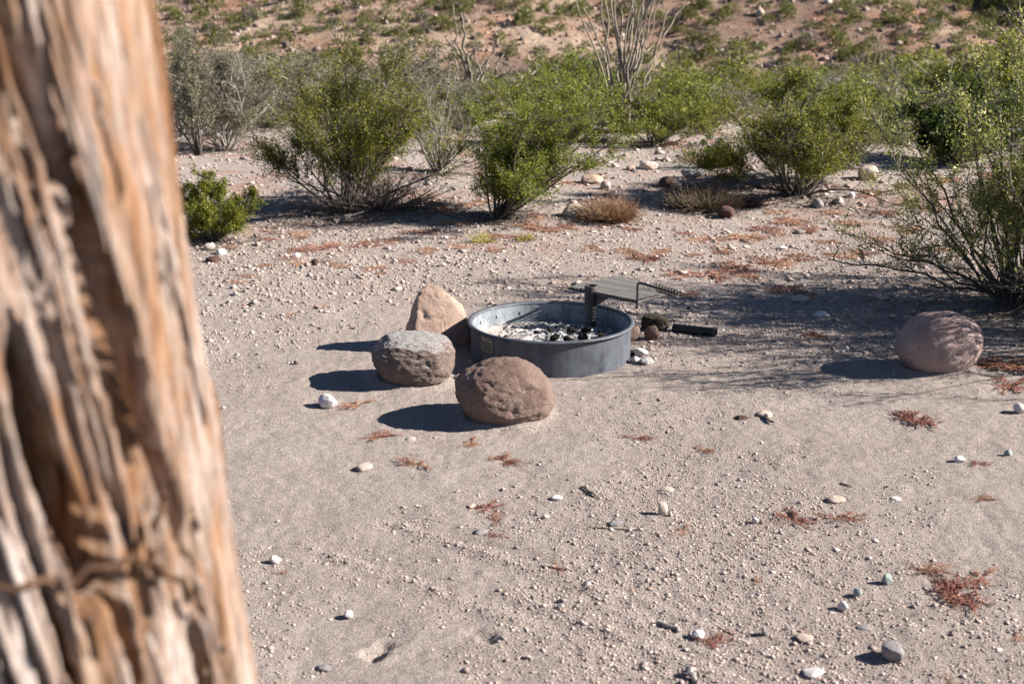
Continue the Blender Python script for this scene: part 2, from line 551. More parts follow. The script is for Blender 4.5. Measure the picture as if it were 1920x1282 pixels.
xs = axis(-420, 420, -2.3, 3.1, .0145, 1.045)
ys = axis(-120, 21.5, 2.9, 8.2, .0145, 1.035)
ys = ys[ys < 19.5]
ground = sheet('ground', xs, ys, H_fine, M['ground'])
xs2 = axis(-420, 420, -30, 40, .45, 1.08)
ys2 = np.concatenate([np.arange(13.5, 19, .5), axis(19, 420, 19.5, 100, .5, 1.06)])
ys2 = np.unique(ys2)
hill = sheet('hillside', xs2, ys2, lambda x, y: H(x, y) - .16 * (1 - sstep(18.2, 19.3, y)) - .02, M['hill'])


# ------------------------------------------------------------------ gravel (one object, nobody could count it)
def pebbles(n, ylo, yhi, med, sig, seed, smax=.03):
    rs = np.random.RandomState(seed)
    u = rs.rand(n * 3)
    y = ylo * (yhi / ylo) ** u
    x = (rs.rand(n * 3) * 2 - 1) * (.42 * y + .3)
    dens = .34 + .8 * fbm(x * .9, y * .9, 12.2, 4) + .45 * fbm(x * 5, y * 5, 3.2, 2)
    # the stony patch at the left, behind the boulders
    dens = dens + .5 * np.exp(-((x + 1.3) / .9) ** 2 - ((y - 7.9) / 1.0) ** 2) + .35 * np.exp(-((x - 1.0) / .7) ** 2 - ((y - 3.2) / .5) ** 2) + .5 * sstep(6.0, 8.0, y)
    for (a, b) in TRACKS:
        ax, ay = a; bx, by = b
        L2 = (bx - ax) ** 2 + (by - ay) ** 2
        t = np.clip(((x - ax) * (bx - ax) + (y - ay) * (by - ay)) / L2, 0, 1)
        d = np.hypot(x - ax - t * (bx - ax), y - ay - t * (by - ay))
        dens = dens + .7 * np.exp(-(d / .045) ** 2)
    keep = (rs.rand(n * 3) < dens) & (np.hypot(x - RING[0], y - RING[1]) > .42)
    x, y = x[keep][:n], y[keep][:n]
    n = len(x)
    s = np.minimum(np.exp(rs.normal(math.log(med), sig, n)), smax)
    base = np.array([[1, 0, 0], [0, 1, 0], [-1, 0, 0], [0, -1, 0], [0, 0, 1], [0, 0, -1]], float)
    v = base[None] * (1 + .35 * rs.normal(size=(n, 6, 1))).clip(.5, 1.6)
    v = v + .22 * rs.normal(size=(n, 6, 3))
    v = v * np.stack([rs.uniform(.7, 1.3, n), rs.uniform(.7, 1.3, n), rs.uniform(.32, .68, n)], -1)[:, None, :]
    a = rs.rand(n) * 6.283; ca, sa = np.cos(a)[:, None], np.sin(a)[:, None]
    vx = v[..., 0] * ca - v[..., 1] * sa; vy = v[..., 0] * sa + v[..., 1] * ca
    z0 = H_fine(x, y)
    V = np.stack([vx * s[:, None] + x[:, None], vy * s[:, None] + y[:, None], v[..., 2] * s[:, None] + (z0 + .22 * s)[:, None]], -1)
    F8 = np.array([[0, 1, 4], [1, 2, 4], [2, 3, 4], [3, 0, 4], [1, 0, 5], [2, 1, 5], [3, 2, 5], [0, 3, 5]])
    Fc = (F8[None] + 6 * np.arange(n)[:, None, None]).reshape(-1, 3)
    return V.reshape(-1, 3), Fc


parts = [pebbles(66000, 2.8, 6.5, .0023, .42, 1, .009), pebbles(1500, 2.8, 6.5, .0055, .35, 2, .013), pebbles(52000, 5.8, 10, .0040, .5, 3, .016), pebbles(9000, 9.5, 18, .011, .5, 4, .05), pebbles(1800, 6.6, 9.5, .011, .35, 5, .03)]
off = 0; VV = []; FF = []
for v_, f_ in parts:
    VV.append(v_); FF.append(f_ + off); off += len(v_)
g = link('gravel', fast_mesh('gravel', np.concatenate(VV), np.concatenate(FF), M['gravel']), kind='stuff')
tag(g, 'fine loose gravel and pebbles scattered over the pale sand', 'gravel')


# ------------------------------------------------------------------ stones
_ico = {}


def ico(level):
    if level in _ico: return _ico[level]
    import bmesh
    bm = bmesh.new(); bmesh.ops.create_icosphere(bm, subdivisions=level, radius=1)
    v = np.array([w.co[:] for w in bm.verts]); f = np.array([[w.index for w in q.verts] for q in bm.faces])
    bm.free(); _ico[level] = (v, f); return v, f


def stone_mesh(name, dims, mat, seed, level=3, rough=.12, facet=.0, cuts=None, fine=.0, sq=1.0, pits=0):
    """dims = full width, depth, height; origin at the base"""
    v, f = ico(level)
    v = v.copy()
    if sq != 1.0:
        v = np.sign(v) * np.abs(v) ** sq
        v /= (np.abs(v) ** (2 / sq)).sum(1)[:, None] ** (sq / 2)
    s = seed * 3.71
    n = fbm(v[:, 0] * .9 + s, v[:, 1] * .9, v[:, 2] * .9 + s, 3)
    v = v * (1 + rough * n)[:, None]
    if facet > 0:
        rs = np.random.RandomState(seed)
        for _ in range(9):
            d = rs.normal(size=3); d /= np.linalg.norm(d)
            k = rs.uniform(.62, .85)
            e = v @ d - k
            v = v - np.where(e > 0, e, 0)[:, None] * d[None] * facet
    for (d, k, amt) in (cuts or []):
        d = np.array(d, float); d /= np.linalg.norm(d)
        e = v @ d - k
        v = v - np.where(e > 0, e, 0)[:, None] * d[None] * amt
    if fine:
        v = v * (1 + fine * fbm(v[:, 0] * 6 + s, v[:, 1] * 6, v[:, 2] * 6, 4) + fine * .6 * np.minimum(0, pn(v[:, 0] * 4, v[:, 1] * 4 + s, v[:, 2] * 4) - .1) + fine * .3 * pn(v[:, 0] * 24, v[:, 1] * 24, v[:, 2] * 24))[:, None]
    if pits:
        for q, (fr, th_, am_) in enumerate(((5, .25, .05), (11, .3, .022), (19, .3, .012))):
            e = pn(v[:, 0] * fr + s, v[:, 1] * fr, v[:, 2] * fr + q * 3)
            v = v * (1 - pits * am_ * sstep(th_, th_ + .25, e) * sstep(-.4, .3, pn(v[:, 0] * 2, v[:, 1] * 2 + s, v[:, 2] * 2)))[:, None]
    lo, hi = v.min(0), v.max(0)
    v = (v - (lo + hi) / 2) / (hi - lo) * np.array(dims)
    v[:, 2] += dims[2] / 2
    return fast_mesh(name, v, f, mat, True)


def stone(name, p, dims, mat, seed, label, cat='stone', sink=.12, rz=0, tilt=(0, 0), group=None, **k):
    me = stone_mesh(name, dims, M[mat], seed, **k)
    o = link(name, me, (p[0], p[1], hz(p[0], p[1]) - sink * dims[2]))
    o.rotation_euler = (tilt[0], tilt[1], rz)
    return tag(o, label, cat, group)


# boulders round the ring
stone('boulder', at(942, 782), (.384, .33, .272), 'rock_brown', 3, 'smooth brown egg shaped boulder nearest the camera, in front of the fire ring', 'boulder', .14, level=6, rough=.08, fine=.022, pits=.45,
      cuts=[((.1, -1, .15), .80, .75), ((-.9, -.3, -.2), .95, .4), ((.7, 0, .7), .90, .35)], rz=.1, tilt=(0, .06))
stone('boulder', at(773, 712), (.348, .31, .222), 'rock_dusty', 8, 'rounded squarish boulder with a pale dusty top left of the fire ring', 'boulder', .12, level=6, rough=.08, fine=.024, pits=.6, sq=.86,
      cuts=[((-.1, -1, .1), .84, .6), ((-1, -.1, -.3), .86, .5), ((0, 0, 1), .80, .6)], rz=.12, tilt=(0, .05))
stone('boulder', at(1757, 692), (.365, .30, .285), 'rock_grey', 14, 'lone rounded boulder in dappled shade beside the large shrub at the right', 'boulder', .12, level=6, rough=.07, fine=.012, pits=.5,
      cuts=[((-1, 0, .55), .80, .55), ((1, 0, -.75), .84, .6), ((0, -1, .2), .82, .5)])


def pointed_rock():
    import bmesh
    p = at(818, 652)
    s = mpp(p)
    # outline of the rock as a rough hull, in metres from its base
    P = [(-.155, -.01, 0), (-.135, .10, 0), (-.085, -.135, 0), (.02, -.10, 0), (.17, -.01, 0), (.19, .08, 0), (.0, .15, 0),
         (-.138, -.045, .12), (-.075, -.035, .285), (-.035, .045, .305), (.035, .0, .285), (.085, -.02, .235), (.125, .05, .19), (.150, .0, .13), (.0, -.085, .10), (-.09, .09, .2),
         (-.092, -.12, .06), (-.085, -.085, .17)]
    bm = bmesh.new()
    for q in P: bm.verts.new(q)
    r = bmesh.ops.convex_hull(bm, input=bm.verts)
    bmesh.ops.delete(bm, geom=[g for g in r['geom_interior'] if isinstance(g, bmesh.types.BMVert)], context='VERTS')
    bmesh.ops.triangulate(bm, faces=bm.faces)
    bmesh.ops.subdivide_edges(bm, edges=bm.edges[:], cuts=1, use_grid_fill=True)
    for _ in range(1): bmesh.ops.smooth_vert(bm, verts=bm.verts[:], factor=.12, use_axis_x=True, use_axis_y=True, use_axis_z=True)
    for _ in range(3):
        bmesh.ops.triangulate(bm, faces=bm.faces)
        bmesh.ops.subdivide_edges(bm, edges=bm.edges[:], cuts=1, use_grid_fill=True)
        bmesh.ops.smooth_vert(bm, verts=bm.verts[:], factor=.22, use_axis_x=True, use_axis_y=True, use_axis_z=True)
    bm.verts.ensure_lookup_table(); bm.normal_update()
    co = np.array([v.co[:] for v in bm.verts]); no = np.array([v.normal[:] for v in bm.verts])
    d = .006 * fbm(co[:, 0] * 12, co[:, 1] * 12, co[:, 2] * 12, 5) - .006 * np.exp(-((fbm(co[:, 0] * 7, co[:, 1] * 7, co[:, 2] * 7 + 9, 2)) / .05) ** 2)
    co = co + no * d[:, None]
    for v, c_ in zip(bm.verts, co): v.co = c_
    for f in bm.faces: f.smooth = True
    me = bpy.data.meshes.new('boulder'); bm.to_mesh(me); bm.free(); me.materials.append(M['rock_tan'])
    o = link('boulder', me, (p.x, p.y, hz(p.x, p.y) - .015))
    tag(o, 'upright pointed tan boulder with a shaded left face, behind the dusty boulder', 'boulder')


pointed_rock()

# smaller stones one can point to: u, v, width and height in photo pixels
SM = [
    (616, 764, 36, 26, 'stone_white', 'white quartz stone left of the brown egg shaped boulder'),
    (683, 881, 38, 14, 'stone_buff', 'flat cream stone lying below the white quartz stone'),
    (517, 1056, 22, 15, 'stone_white', 'small white stone nearest the trunk at the lower left'),
    (654, 1158, 20, 14, 'stone_white', 'small oval white stone above the hole in the sand'),
    (608, 1256, 30, 16, 'stone_grey', 'pale blue grey stone half buried at the bottom left'),
    (1242, 966, 19, 26, 'stone_buff', 'upright cream pebble standing in the middle of the open sand'),
    (1257, 968, 9, 10, 'stone_buff', 'tiny tan pebble touching the upright cream pebble'),
    (1252, 921, 26, 10, 'stone_buff', 'thin beige stone above the upright cream pebble'),
    (1153, 985, 30, 12, 'stone_grey', 'flat pale stone lying above a thin twig'),
    (1043, 937, 24, 12, 'stone_white', 'white flat stone right of the red sprigs in the middle sand'),
    (902, 1000, 26, 12, 'stone_grey', 'light grey flat stone left of the middle sand'),
    (884, 951, 20, 8, 'stone_buff', 'thin pale stone beside a red sprig'),
    (1567, 941, 36, 12, 'stone_buff', 'broad flat cream stone above the curled red herb'),
    (1680, 938, 22, 9, 'stone_white', 'thin white stone alone on the right sand'),
    (1799, 868, 22, 14, 'stone_white', 'white stone left of a small red sprig at the right'),
    (1891, 856, 15, 13, 'stone_green', 'small greenish stone near the right edge'),
    (1912, 776, 26, 20, 'stone_white', 'white stone cut off by the right edge of the photo'),
    (1663, 1096, 23, 22, 'stone_green', 'upper of the two rounded green grey stones at the lower right'),
    (1608, 1119, 20, 17, 'stone_green', 'lower of the two rounded green grey stones at the lower right'),
    (1580, 1143, 20, 18, 'stone_white', 'angular pale stone below the two green grey stones'),
    (1433, 1190, 14, 14, 'stone_grey', 'small grey stone with a dark shadow above the bottom edge'),
    (1508, 1201, 34, 18, 'stone_buff', 'rounded pinkish stone between the grey chunk and the red ring herb'),
    (1525, 1266, 42, 22, 'stone_white', 'large cream stone at the bottom edge'),
    (1672, 1238, 50, 36, 'stone_grey', 'jagged grey rock chunk at the bottom right'),
    (1620, 1180, 26, 12, 'stone_grey', 'flat grey stone above the jagged chunk'),
    (1308, 1196, 26, 16, 'stone_white', 'pale wedge shaped stone beside the ring of red herb'),
    (1416, 980, 14, 10, 'stone_white', 'little white stone left of the curled red herb'),
    (1390, 787, 26, 12, 'rock_dark', 'small dark stone beside the bark chip on the open sand'),
    (1434, 782, 34, 12, 'stone_buff', 'flat cream stone with a dark shadow in the open sand'),
    (590, 498, 15, 13, 'rock_dark', 'black cube like stone alone at the left, behind the boulders'),
    (745, 545, 22, 12, 'stone_buff', 'pale stone behind the pointed boulder'),
    (1542, 596, 30, 16, 'stone_white', 'white stone in the shadow of the large shrub'),
    (1500, 566, 40, 12, 'stone_buff', 'pale flaky stone in the far part of the shadow'),
    (1654, 562, 26, 10, 'stone_buff', 'cream flat stone at the far edge of the shadow near the large shrub'),
    (1465, 468, 22, 10, 'stone_white', 'white stone on the sand behind the shadow'),
    (1500, 438, 24, 8, 'stone_grey', 'dark flat stone among the red mats'),
    (1353, 590, 20, 10, 'stone_white', 'small pale stone behind the black pipe'),
    (882, 686, 16, 14, 'stone_grey', 'grey pebble between the ring and the front boulder'),
    (861, 715, 22, 14, 'stone_buff', 'orange tan pebble between the two front boulders'),
    (843, 720, 14, 8, 'stone_white', 'tiny white pebble beside the orange tan pebble'),
    (865, 800, 12, 10, 'stone_grey', 'grey pebble in the shadow of the front boulder'),
    (1100, 700, 20, 8, 'stone_buff', 'flat tan pebble against the foot of the fire ring'),
    (770, 826, 22, 10, 'stone_buff', 'beige pebble below the shadow of the front boulder'),
    (1223, 640, 30, 30, 'rock_brown', 'small upright brown rock in front of the charred log'),
    (1188, 640, 34, 32, 'rock_tan', 'orange brown rock leaning against the right side of the fire ring'),
]
for k, (u, v, w, h, mt, lab) in enumerate(SM):
    p = at(u, v - .12 * h); s = mpp(p)
    W = w * s; Hh = max(h * s * .95, W * .3)
    if h / w < .6: Hh = max(.55 * h * s, W * .28)
    stone('stone', p, (W, W * .85, Hh * 1.15), mt, 20 + k, lab, 'stone', .15, rz=k * 1.3, level=4, rough=.16, facet=.7, fine=.015)

# bigger rocks at the back
BK = [
    (1075, 408, 44, 30, 'stone_buff', 'cream angular rock beside the orange dry grass tuft'),
    (1362, 410, 42, 26, 'rock_dark', 'dark red rock in front of the shaded brown grass'),
    (1362, 385, 28, 16, 'stone_grey', 'grey rock behind the dark red rock'),
    (1534, 391, 28, 22, 'stone_grey', 'round grey rock in front of the right middle shrub'),
    (1626, 340, 46, 34, 'stone_buff', 'large pale rock right of the middle shrub, shaded at its front'),
    (1214, 318, 40, 18, 'stone_buff', 'flat tan rock on the far path'),
    (1182, 320, 22, 12, 'rock_tan', 'orange rock left of the flat tan rock'),
    (1250, 352, 34, 24, 'rock_dark', 'dark brown rock at the edge of the far path'),
    (1268, 356, 28, 18, 'rock_tan', 'rust coloured rock leaning on the dark brown rock'),
    (1300, 333, 50, 20, 'stone_grey', 'grey green rock in the shade left of the middle shrub'),
    (1110, 345, 50, 20, 'rock_tan', 'broad brown rock behind the central shrub'),
    (1135, 356, 20, 20, 'stone_buff', 'small upright rock right of the broad brown rock'),
    (1597, 371, 16, 12, 'stone_white', 'small white rock between shrub and pale rock'),
    (393, 470, 22, 16, 'stone_buff', 'pinkish stone at the foot of the low left bush'),
    (415, 478, 26, 14, 'stone_white', 'pale stone right of the pinkish stone by the left bush'),
    (400, 492, 30, 14, 'rock_dark', 'reddish dark stone beneath the low left bush'),
    (1075, 385, 20, 10, 'stone_buff', 'small pale stone behind the cream angular rock'),
    (556, 484, 18, 12, 'stone_white', 'white stone left of the black cube like stone'),
]
for k, (u, v, w, h, mt, lab) in enumerate(BK):
    p = at(u, v - .1 * h); s = mpp(p)
    W = w * s
    stone('rock', p, (W, W * .8, max(h * s * 1.05, W * .35)), mt, 70 + k, lab, 'rock', .25, rz=k * 1.7, level=4, rough=.15, facet=.5, fine=.03)

# ------------------------------------------------------------------ fire ring
RR, RH = .348, .170
ring = empty('fire_ring', (RING[0], RING[1], hz(*RING) - .012), 'low round blue grey steel fire ring holding white ash and charcoal', 'fire ring')
mb = MB(); t = .005
mb.lathe([(RR, -.02), (RR, RH - .006), (RR - t, RH - .006), (RR - t, -.02)], 128)
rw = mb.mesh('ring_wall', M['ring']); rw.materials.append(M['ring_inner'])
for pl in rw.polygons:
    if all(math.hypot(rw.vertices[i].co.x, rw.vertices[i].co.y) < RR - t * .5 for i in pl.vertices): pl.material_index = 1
link('ring_wall', rw, parent=ring)
mb = MB()
prof = [(RR - t - .002, RH - .006), (RR - t - .001, RH + .002), (RR + .003, RH + .006), (RR + .012, RH + .005), (RR + .016, RH - .001), (RR + .013, RH - .007), (RR + .001, RH - .009)]
mb.lathe(prof, 128)
link('rolled_rim', mb.mesh('rolled_rim', M['ring'], auto=60), parent=ring)
# small slots punched in the wall, seen from inside at the left
for k, a in enumerate((2.70, 2.34, 1.97)):
    b = MB(); b.box(((RR - t - .0005) * math.cos(a), (RR - t - .0005) * math.sin(a), RH - .045), (.004, .004, .014), a)
    link('slot', b.mesh('slot', M['plate'], False), parent=ring)
# rating plate on the front left of the wall
pa = math.atan2(-.905, -.335 * 1.0) ; pa = -math.pi / 2 - .90
pw, ph = .078, .066


def on_wall(a, z, out): return ((RR + out) * math.cos(a), (RR + out) * math.sin(a), z)


b = MB(); nseg = 8; zc = RH - .046
vv = []; ff = []
for k in range(nseg + 1):
    a = pa + (k / nseg - .5) * pw / RR
    vv += [on_wall(a, zc - ph / 2, .0006), on_wall(a, zc + ph / 2, .0006), on_wall(a, zc + ph / 2, .0022), on_wall(a, zc - ph / 2, .0022)]
for k in range(nseg):
    for j in range(4): ff.append([4 * k + j, 4 * k + (j + 1) % 4, 4 * k + 4 + (j + 1) % 4, 4 * k + 4 + j])
ff += [[0, 1, 2, 3], [4 * nseg + j for j in range(4)]]
b.add(vv, ff)
plate = link('sticker', b.mesh('sticker', M['plate'], False), parent=ring)


def wall_strip(mb, u0, u1, z0, z1, o1=.0022, o2=.0032):
    n = max(1, int(abs(u1 - u0) / .01)); v = []; f = []
    for k in range(n + 1):
        a = pa + (u0 + (u1 - u0) * k / n) / RR
        v += [on_wall(a, z0, o1), on_wall(a, z1, o1), on_wall(a, z1, o2), on_wall(a, z0, o2)]
    for k in range(n):
        for j in range(4): f.append([4 * k + j, 4 * k + (j + 1) % 4, 4 * k + 4 + (j + 1) % 4, 4 * k + 4 + j])
    f += [[0, 1, 2, 3], [4 * n + j for j in range(4)]]
    mb.add(v, f)


b = MB()
w2, h2, lw = pw / 2 - .003, ph / 2 - .003, .0026
for (u0, u1, z0, z1) in ((-w2, w2, zc + h2 - lw, zc + h2), (-w2, w2, zc - h2, zc - h2 + lw), (-w2, -w2 + lw, zc - h2 + lw, zc + h2 - lw), (w2 - lw, w2, zc - h2 + lw, zc + h2 - lw)):
    wall_strip(b, u0, u1, z0, z1)
link('sticker_border', b.mesh('sticker_border', M['plate_print'], False), parent=plate)


def wall_text(txt, size, cz, width, name):
    cu = bpy.data.curves.new(name, 'FONT'); cu.body = txt; cu.size = size; cu.align_x = 'CENTER'; cu.align_y = 'CENTER'; cu.extrude = .0004
    cu.offset = size * .02
    to = bpy.data.objects.new('tmp', cu); col.objects.link(to)
    bpy.context.view_layer.update()
    me = bpy.data.meshes.new_from_object(to.evaluated_get(bpy.context.evaluated_depsgraph_get()))
    bpy.data.objects.remove(to)
    co = np.zeros(len(me.vertices) * 3); me.vertices.foreach_get('co', co); co = co.reshape(-1, 3)
    w = co[:, 0].max() - co[:, 0].min(); co[:, 0] *= width / w
    a = pa + co[:, 0] / RR
    r_ = RR + .0028 + co[:, 2]
    out = np.stack([r_ * np.cos(a), r_ * np.sin(a), cz + co[:, 1]], -1)
    me.vertices.foreach_set('co', out.ravel()); me.update(); me.name = name
    me.materials.clear(); me.materials.append(M['plate_print'])
    return link(name, me, parent=plate)


wall_text('Pilot Rock', .0165, zc + .0185, .066, 'lettering')
# the small print under the heading is too fine to read: thin printed lines
rnd = random.Random(5)
b = MB()
for k in range(4):
    z = zc + .004 - k * .0085; u = -w2 + .008
    while u < w2 - .010:
        l = rnd.uniform(.004, .010); wall_strip(b, u, min(u + l, w2 - .006), z, z + .0018); u += l + .003
link('small_print', b.mesh('small_print', M['plate_print'], False), parent=plate, kind='stuff')

# ash inside
rs = np.random.RandomState(3)
na, nr = 160, 70
A, Q = np.meshgrid(np.linspace(0, 2 * np.pi, na, endpoint=False), np.linspace(0, 1, nr) * (RR - t - .001))
ax_, ay_ = Q * np.cos(A), Q * np.sin(A)
az_ = .078 + .03 * np.exp(-((ax_ - .05) / .2) ** 2 - ((ay_ + .02) / .2) ** 2) + .012 * fbm(ax_ * 14, ay_ * 14, 1, 3) + .009 * np.abs(pn(ax_ * 45, ay_ * 45, 3)) + .02 * sstep(.2, .36, -ax_)
v = np.stack([ax_, ay_, az_], -1).reshape(-1, 3); i = np.arange(na * nr).reshape(nr, na)
f = np.stack([i[:-1], np.roll(i, -1, 1)[:-1], np.roll(i, -1, 1)[1:], i[1:]], -1).reshape(-1, 4)
ash = link('ash', fast_mesh('ash', v, f, M['ash'], True), tuple(ring.location), kind='stuff')
tag(ash, 'bed of white and grey wood ash filling the fire ring', 'ash')


def ash_h(x, y):
    return float(.078 + .03 * np.exp(-((x - .05) / .2) ** 2 - ((y + .02) / .2) ** 2) + .02 * sstep(.2, .36, -x))


coal_me = [stone_mesh('charcoal', (1, .8, .7), M['char'], 200 + k, level=3, rough=.35, facet=.9, fine=.05) for k in range(5)]
lump_me = [stone_mesh('ash_lump', (1, .8, .55), M['ash_lump'], 220 + k, level=3, rough=.35, facet=.8, fine=.06) for k in range(4)]
rnd = random.Random(11)
spots = [(.02, -.10, .055), (.07, -.12, .05), (.13, -.09, .06), (.18, -.14, .045), (.10, .02, .05), (-.06, .04, .035), (.0, .06, .04), (.16, .05, .05), (.22, -.02, .045)]
for k in range(46):
    if k < len(spots): x, y, s = spots[k]
    else:
        a = rnd.uniform(0, 6.28); q = .30 * math.sqrt(rnd.random()); x, y, s = .05 + .85 * q * math.cos(a), q * math.sin(a), rnd.uniform(.009, .024)
        if math.hypot(x, y) > .30: continue
    o = link('charcoal', coal_me[k % 5], (ring.location.x + x, ring.location.y + y, ring.location.z + ash_h(x, y) + .06 * s))
    o.scale = (s, s, s * rnd.uniform(.7, 1.1)); o.rotation_euler = (rnd.uniform(-.5, .5), rnd.uniform(-.5, .5), rnd.uniform(0, 6))
    if k < 9: tag(o, 'large black charcoal chunk lying in the ash of the fire ring', 'charcoal', 'large charcoal chunks in the ash')
    else: tag(o, 'small black charcoal piece in the ash of the fire ring', 'charcoal', 'small charcoal pieces in the ash')
for k in range(220):
    a = rnd.uniform(0, 6.28); q = .32 * math.sqrt(rnd.random()); x, y = .04 + .85 * q * math.cos(a), q * math.sin(a); s = rnd.uniform(.008, .024)
    if math.hypot(x, y) > .30: continue
    o = link('ash_lump', lump_me[k % 4], (ring.location.x + x, ring.location.y + y, ring.location.z + ash_h(x, y) + .05 * s))
    o.scale = (s, s, s * rnd.uniform(.6, 1.1)); o.rotation_euler = (rnd.uniform(-.5, .5), rnd.uniform(-.5, .5), rnd.uniform(0, 6))
    tag(o, 'white crumbly ash lump in the fire ring', 'ash lump', 'white ash lumps in the fire ring')

# ------------------------------------------------------------------ swivel cooking grate
GZ = .225
Lc, Nc, Rc, Bc = at(1066, 541, GZ), at(1195, 566.5, GZ), at(1279, 547, GZ), at(1153, 526.5, GZ)
e1 = (Nc - Lc); e2 = ((Bc - Lc) + (Rc - Nc)) / 2
e2 = e2 - e1 * (e2.dot(e1) / e1.dot(e1)) * .6
post_xy = Vector((.355, 6.19, 0))
grill = empty('cooking_grate', (post_xy.x, post_xy.y, hz(*RING) + .05), 'dark steel swivel cooking grate on a pipe post at the back of the fire ring', 'grate')
O = grill.location


def rel(p): return Vector(p) - O


b = MB(); b.tube([rel((post_xy.x, post_xy.y, .04)), rel((post_xy.x, post_xy.y, GZ + .01))], .021, 20)
link('post', b.mesh('post', M['grate']), parent=grill)
b = MB(); n = 24
cx, cy = 0, 0
b.lathe([(.0222, GZ - .055 - O.z), (.030, GZ - .055 - O.z), (.031, GZ + .028 - O.z), (.029, GZ + .031 - O.z), (.0222, GZ + .031 - O.z)], 28)
link('sleeve', b.mesh('sleeve', M['grate']), parent=grill)
b = MB(); b.lathe([(.001, GZ + .012 - O.z), (.0218, GZ + .012 - O.z), (.0218, GZ + .018 - O.z), (.001, GZ + .018 - O.z)], 20)
link('post_cap', b.mesh('post_cap', M['grate']), parent=grill)
# frame bars round the grate
for (p, q) in ((Lc, Nc), (Nc, Nc + e2), (Nc + e2, Lc + e2), (Lc + e2, Lc)):
    b = MB(); b.tube([rel(p), rel(q)], .0058, 8)
    link('frame_bar', b.mesh('frame_bar', M['grate']), parent=grill)
bar_me = None
NB = 22
for k in range(1, NB):
    p = e1 * (k / NB)
    if bar_me is None:
        b = MB(); b.tube([Vector((0, 0, 0)) - e2 * .012, e2 * 1.03], .0037, 6); bar_me = b.mesh('grate_bar', M['grate'])
    o = link('grate_bar', bar_me, rel(Lc + p + Vector((0, 0, .0094))), parent=grill)
# bracket plate from the sleeve to the near frame bar
dirn = e1.normalized()
side = Vector((-dirn.y, dirn.x, 0))
b = MB(); s0 = Vector((.029, -.004, 0))
pts2 = [(0.0, .030), (0.0, -.052), (.05, -.006), (.075, 0.0)]
vv = [Vector((0, 0, GZ - O.z)) + dirn * (.028 + a_) + side * sgn * .003 + Vector((0, 0, z_)) for sgn in (-1, 1) for (a_, z_) in [(0, -.004), (0, -.055), (.025, -.040), (.075, -.006)]]
b.add(vv, [[0, 1, 2, 3], [7, 6, 5, 4], [0, 4, 5, 1], [1, 5, 6, 2], [2, 6, 7, 3], [3, 7, 4, 0]])
link('gusset', b.mesh('gusset', M['grate'], False), parent=grill)
# arm under the bars from sleeve to frame
mid = Lc + e1 * .35
b = MB(); b.tube([rel(post_xy + Vector((0, 0, GZ - .004))), rel(mid + e2 * .55 + Vector((0, 0, -.008)))], .0055, 8)
link('arm', b.mesh('arm', M['grate']), parent=grill)
# handle: rod rising from the near corner, then outwards with a coiled spring grip
hh = .088
hd = (at(1262, 547, GZ + hh) - at(1195, 532, GZ + hh)); hd.z = 0; hl = hd.length; hd.normalize()
c0 = Nc + Vector((0, 0, -.028)); c1 = Nc + Vector((0, 0, hh - .012)); c2 = Nc + hd * .012 + Vector((0, 0, hh)); c3 = Nc + hd * (hl + .03) + Vector((0, 0, hh - .012))
b = MB(); b.tube([rel(c0), rel(c1), rel(c1 + hd * .003 + Vector((0, 0, .008))), rel(c2), rel(c3)], .0055, 8)
handle = link('handle', b.mesh('handle', M['grate'], auto=60), parent=grill)
pts = []; turns = 7; sp0 = Nc + hd * (hl * .55) + Vector((0, 0, hh - .004)); sp1 = c3
ax3 = (sp1 - sp0); sd = Vector((-hd.y, hd.x, 0))
for k in range(turns * 14 + 1):
    a = 2 * math.pi * k / 14
    pts.append(rel(sp0 + ax3 * (k / (turns * 14)) + (sd * math.cos(a) + Vector((0, 0, 1)) * math.sin(a)) * .0155))
b = MB(); b.tube(pts, .0034, 5)
link('spring_grip', b.mesh('spring_grip', M['grate'], auto=80), parent=handle)

# ------------------------------------------------------------------ pipe, log, ash lumps right of the ring
p0, p1 = at(1262, 622), at(1342, 631)
pr = .020
b = MB()
P0 = Vector((p0.x, p0.y, hz(p0.x, p0.y) + pr)); P1 = Vector((p1.x, p1.y, hz(p1.x, p1.y) + pr))
dv = P1 - P0
L = dv.length
q = dv.to_track_quat('Z', 'Y')
b.lathe([(pr, 0), (pr, L), (pr - .003, L), (pr - .003, 0)], 20)
pipe = link('pipe', b.mesh('pipe', M['black_pipe']), P0); pipe.rotation_mode = 'QUATERNION'; pipe.rotation_quaternion = q
tag(pipe, 'short black pipe lying on the sand right of the charred log', 'pipe')
b = MB(); b.lathe([(pr + .0005, L - .012), (pr + .003, L - .012), (pr + .003, L + .001), (pr + .0005, L + .001)], 20)
link('pipe_collar', b.mesh('pipe_collar', M['grate']), parent=pipe)

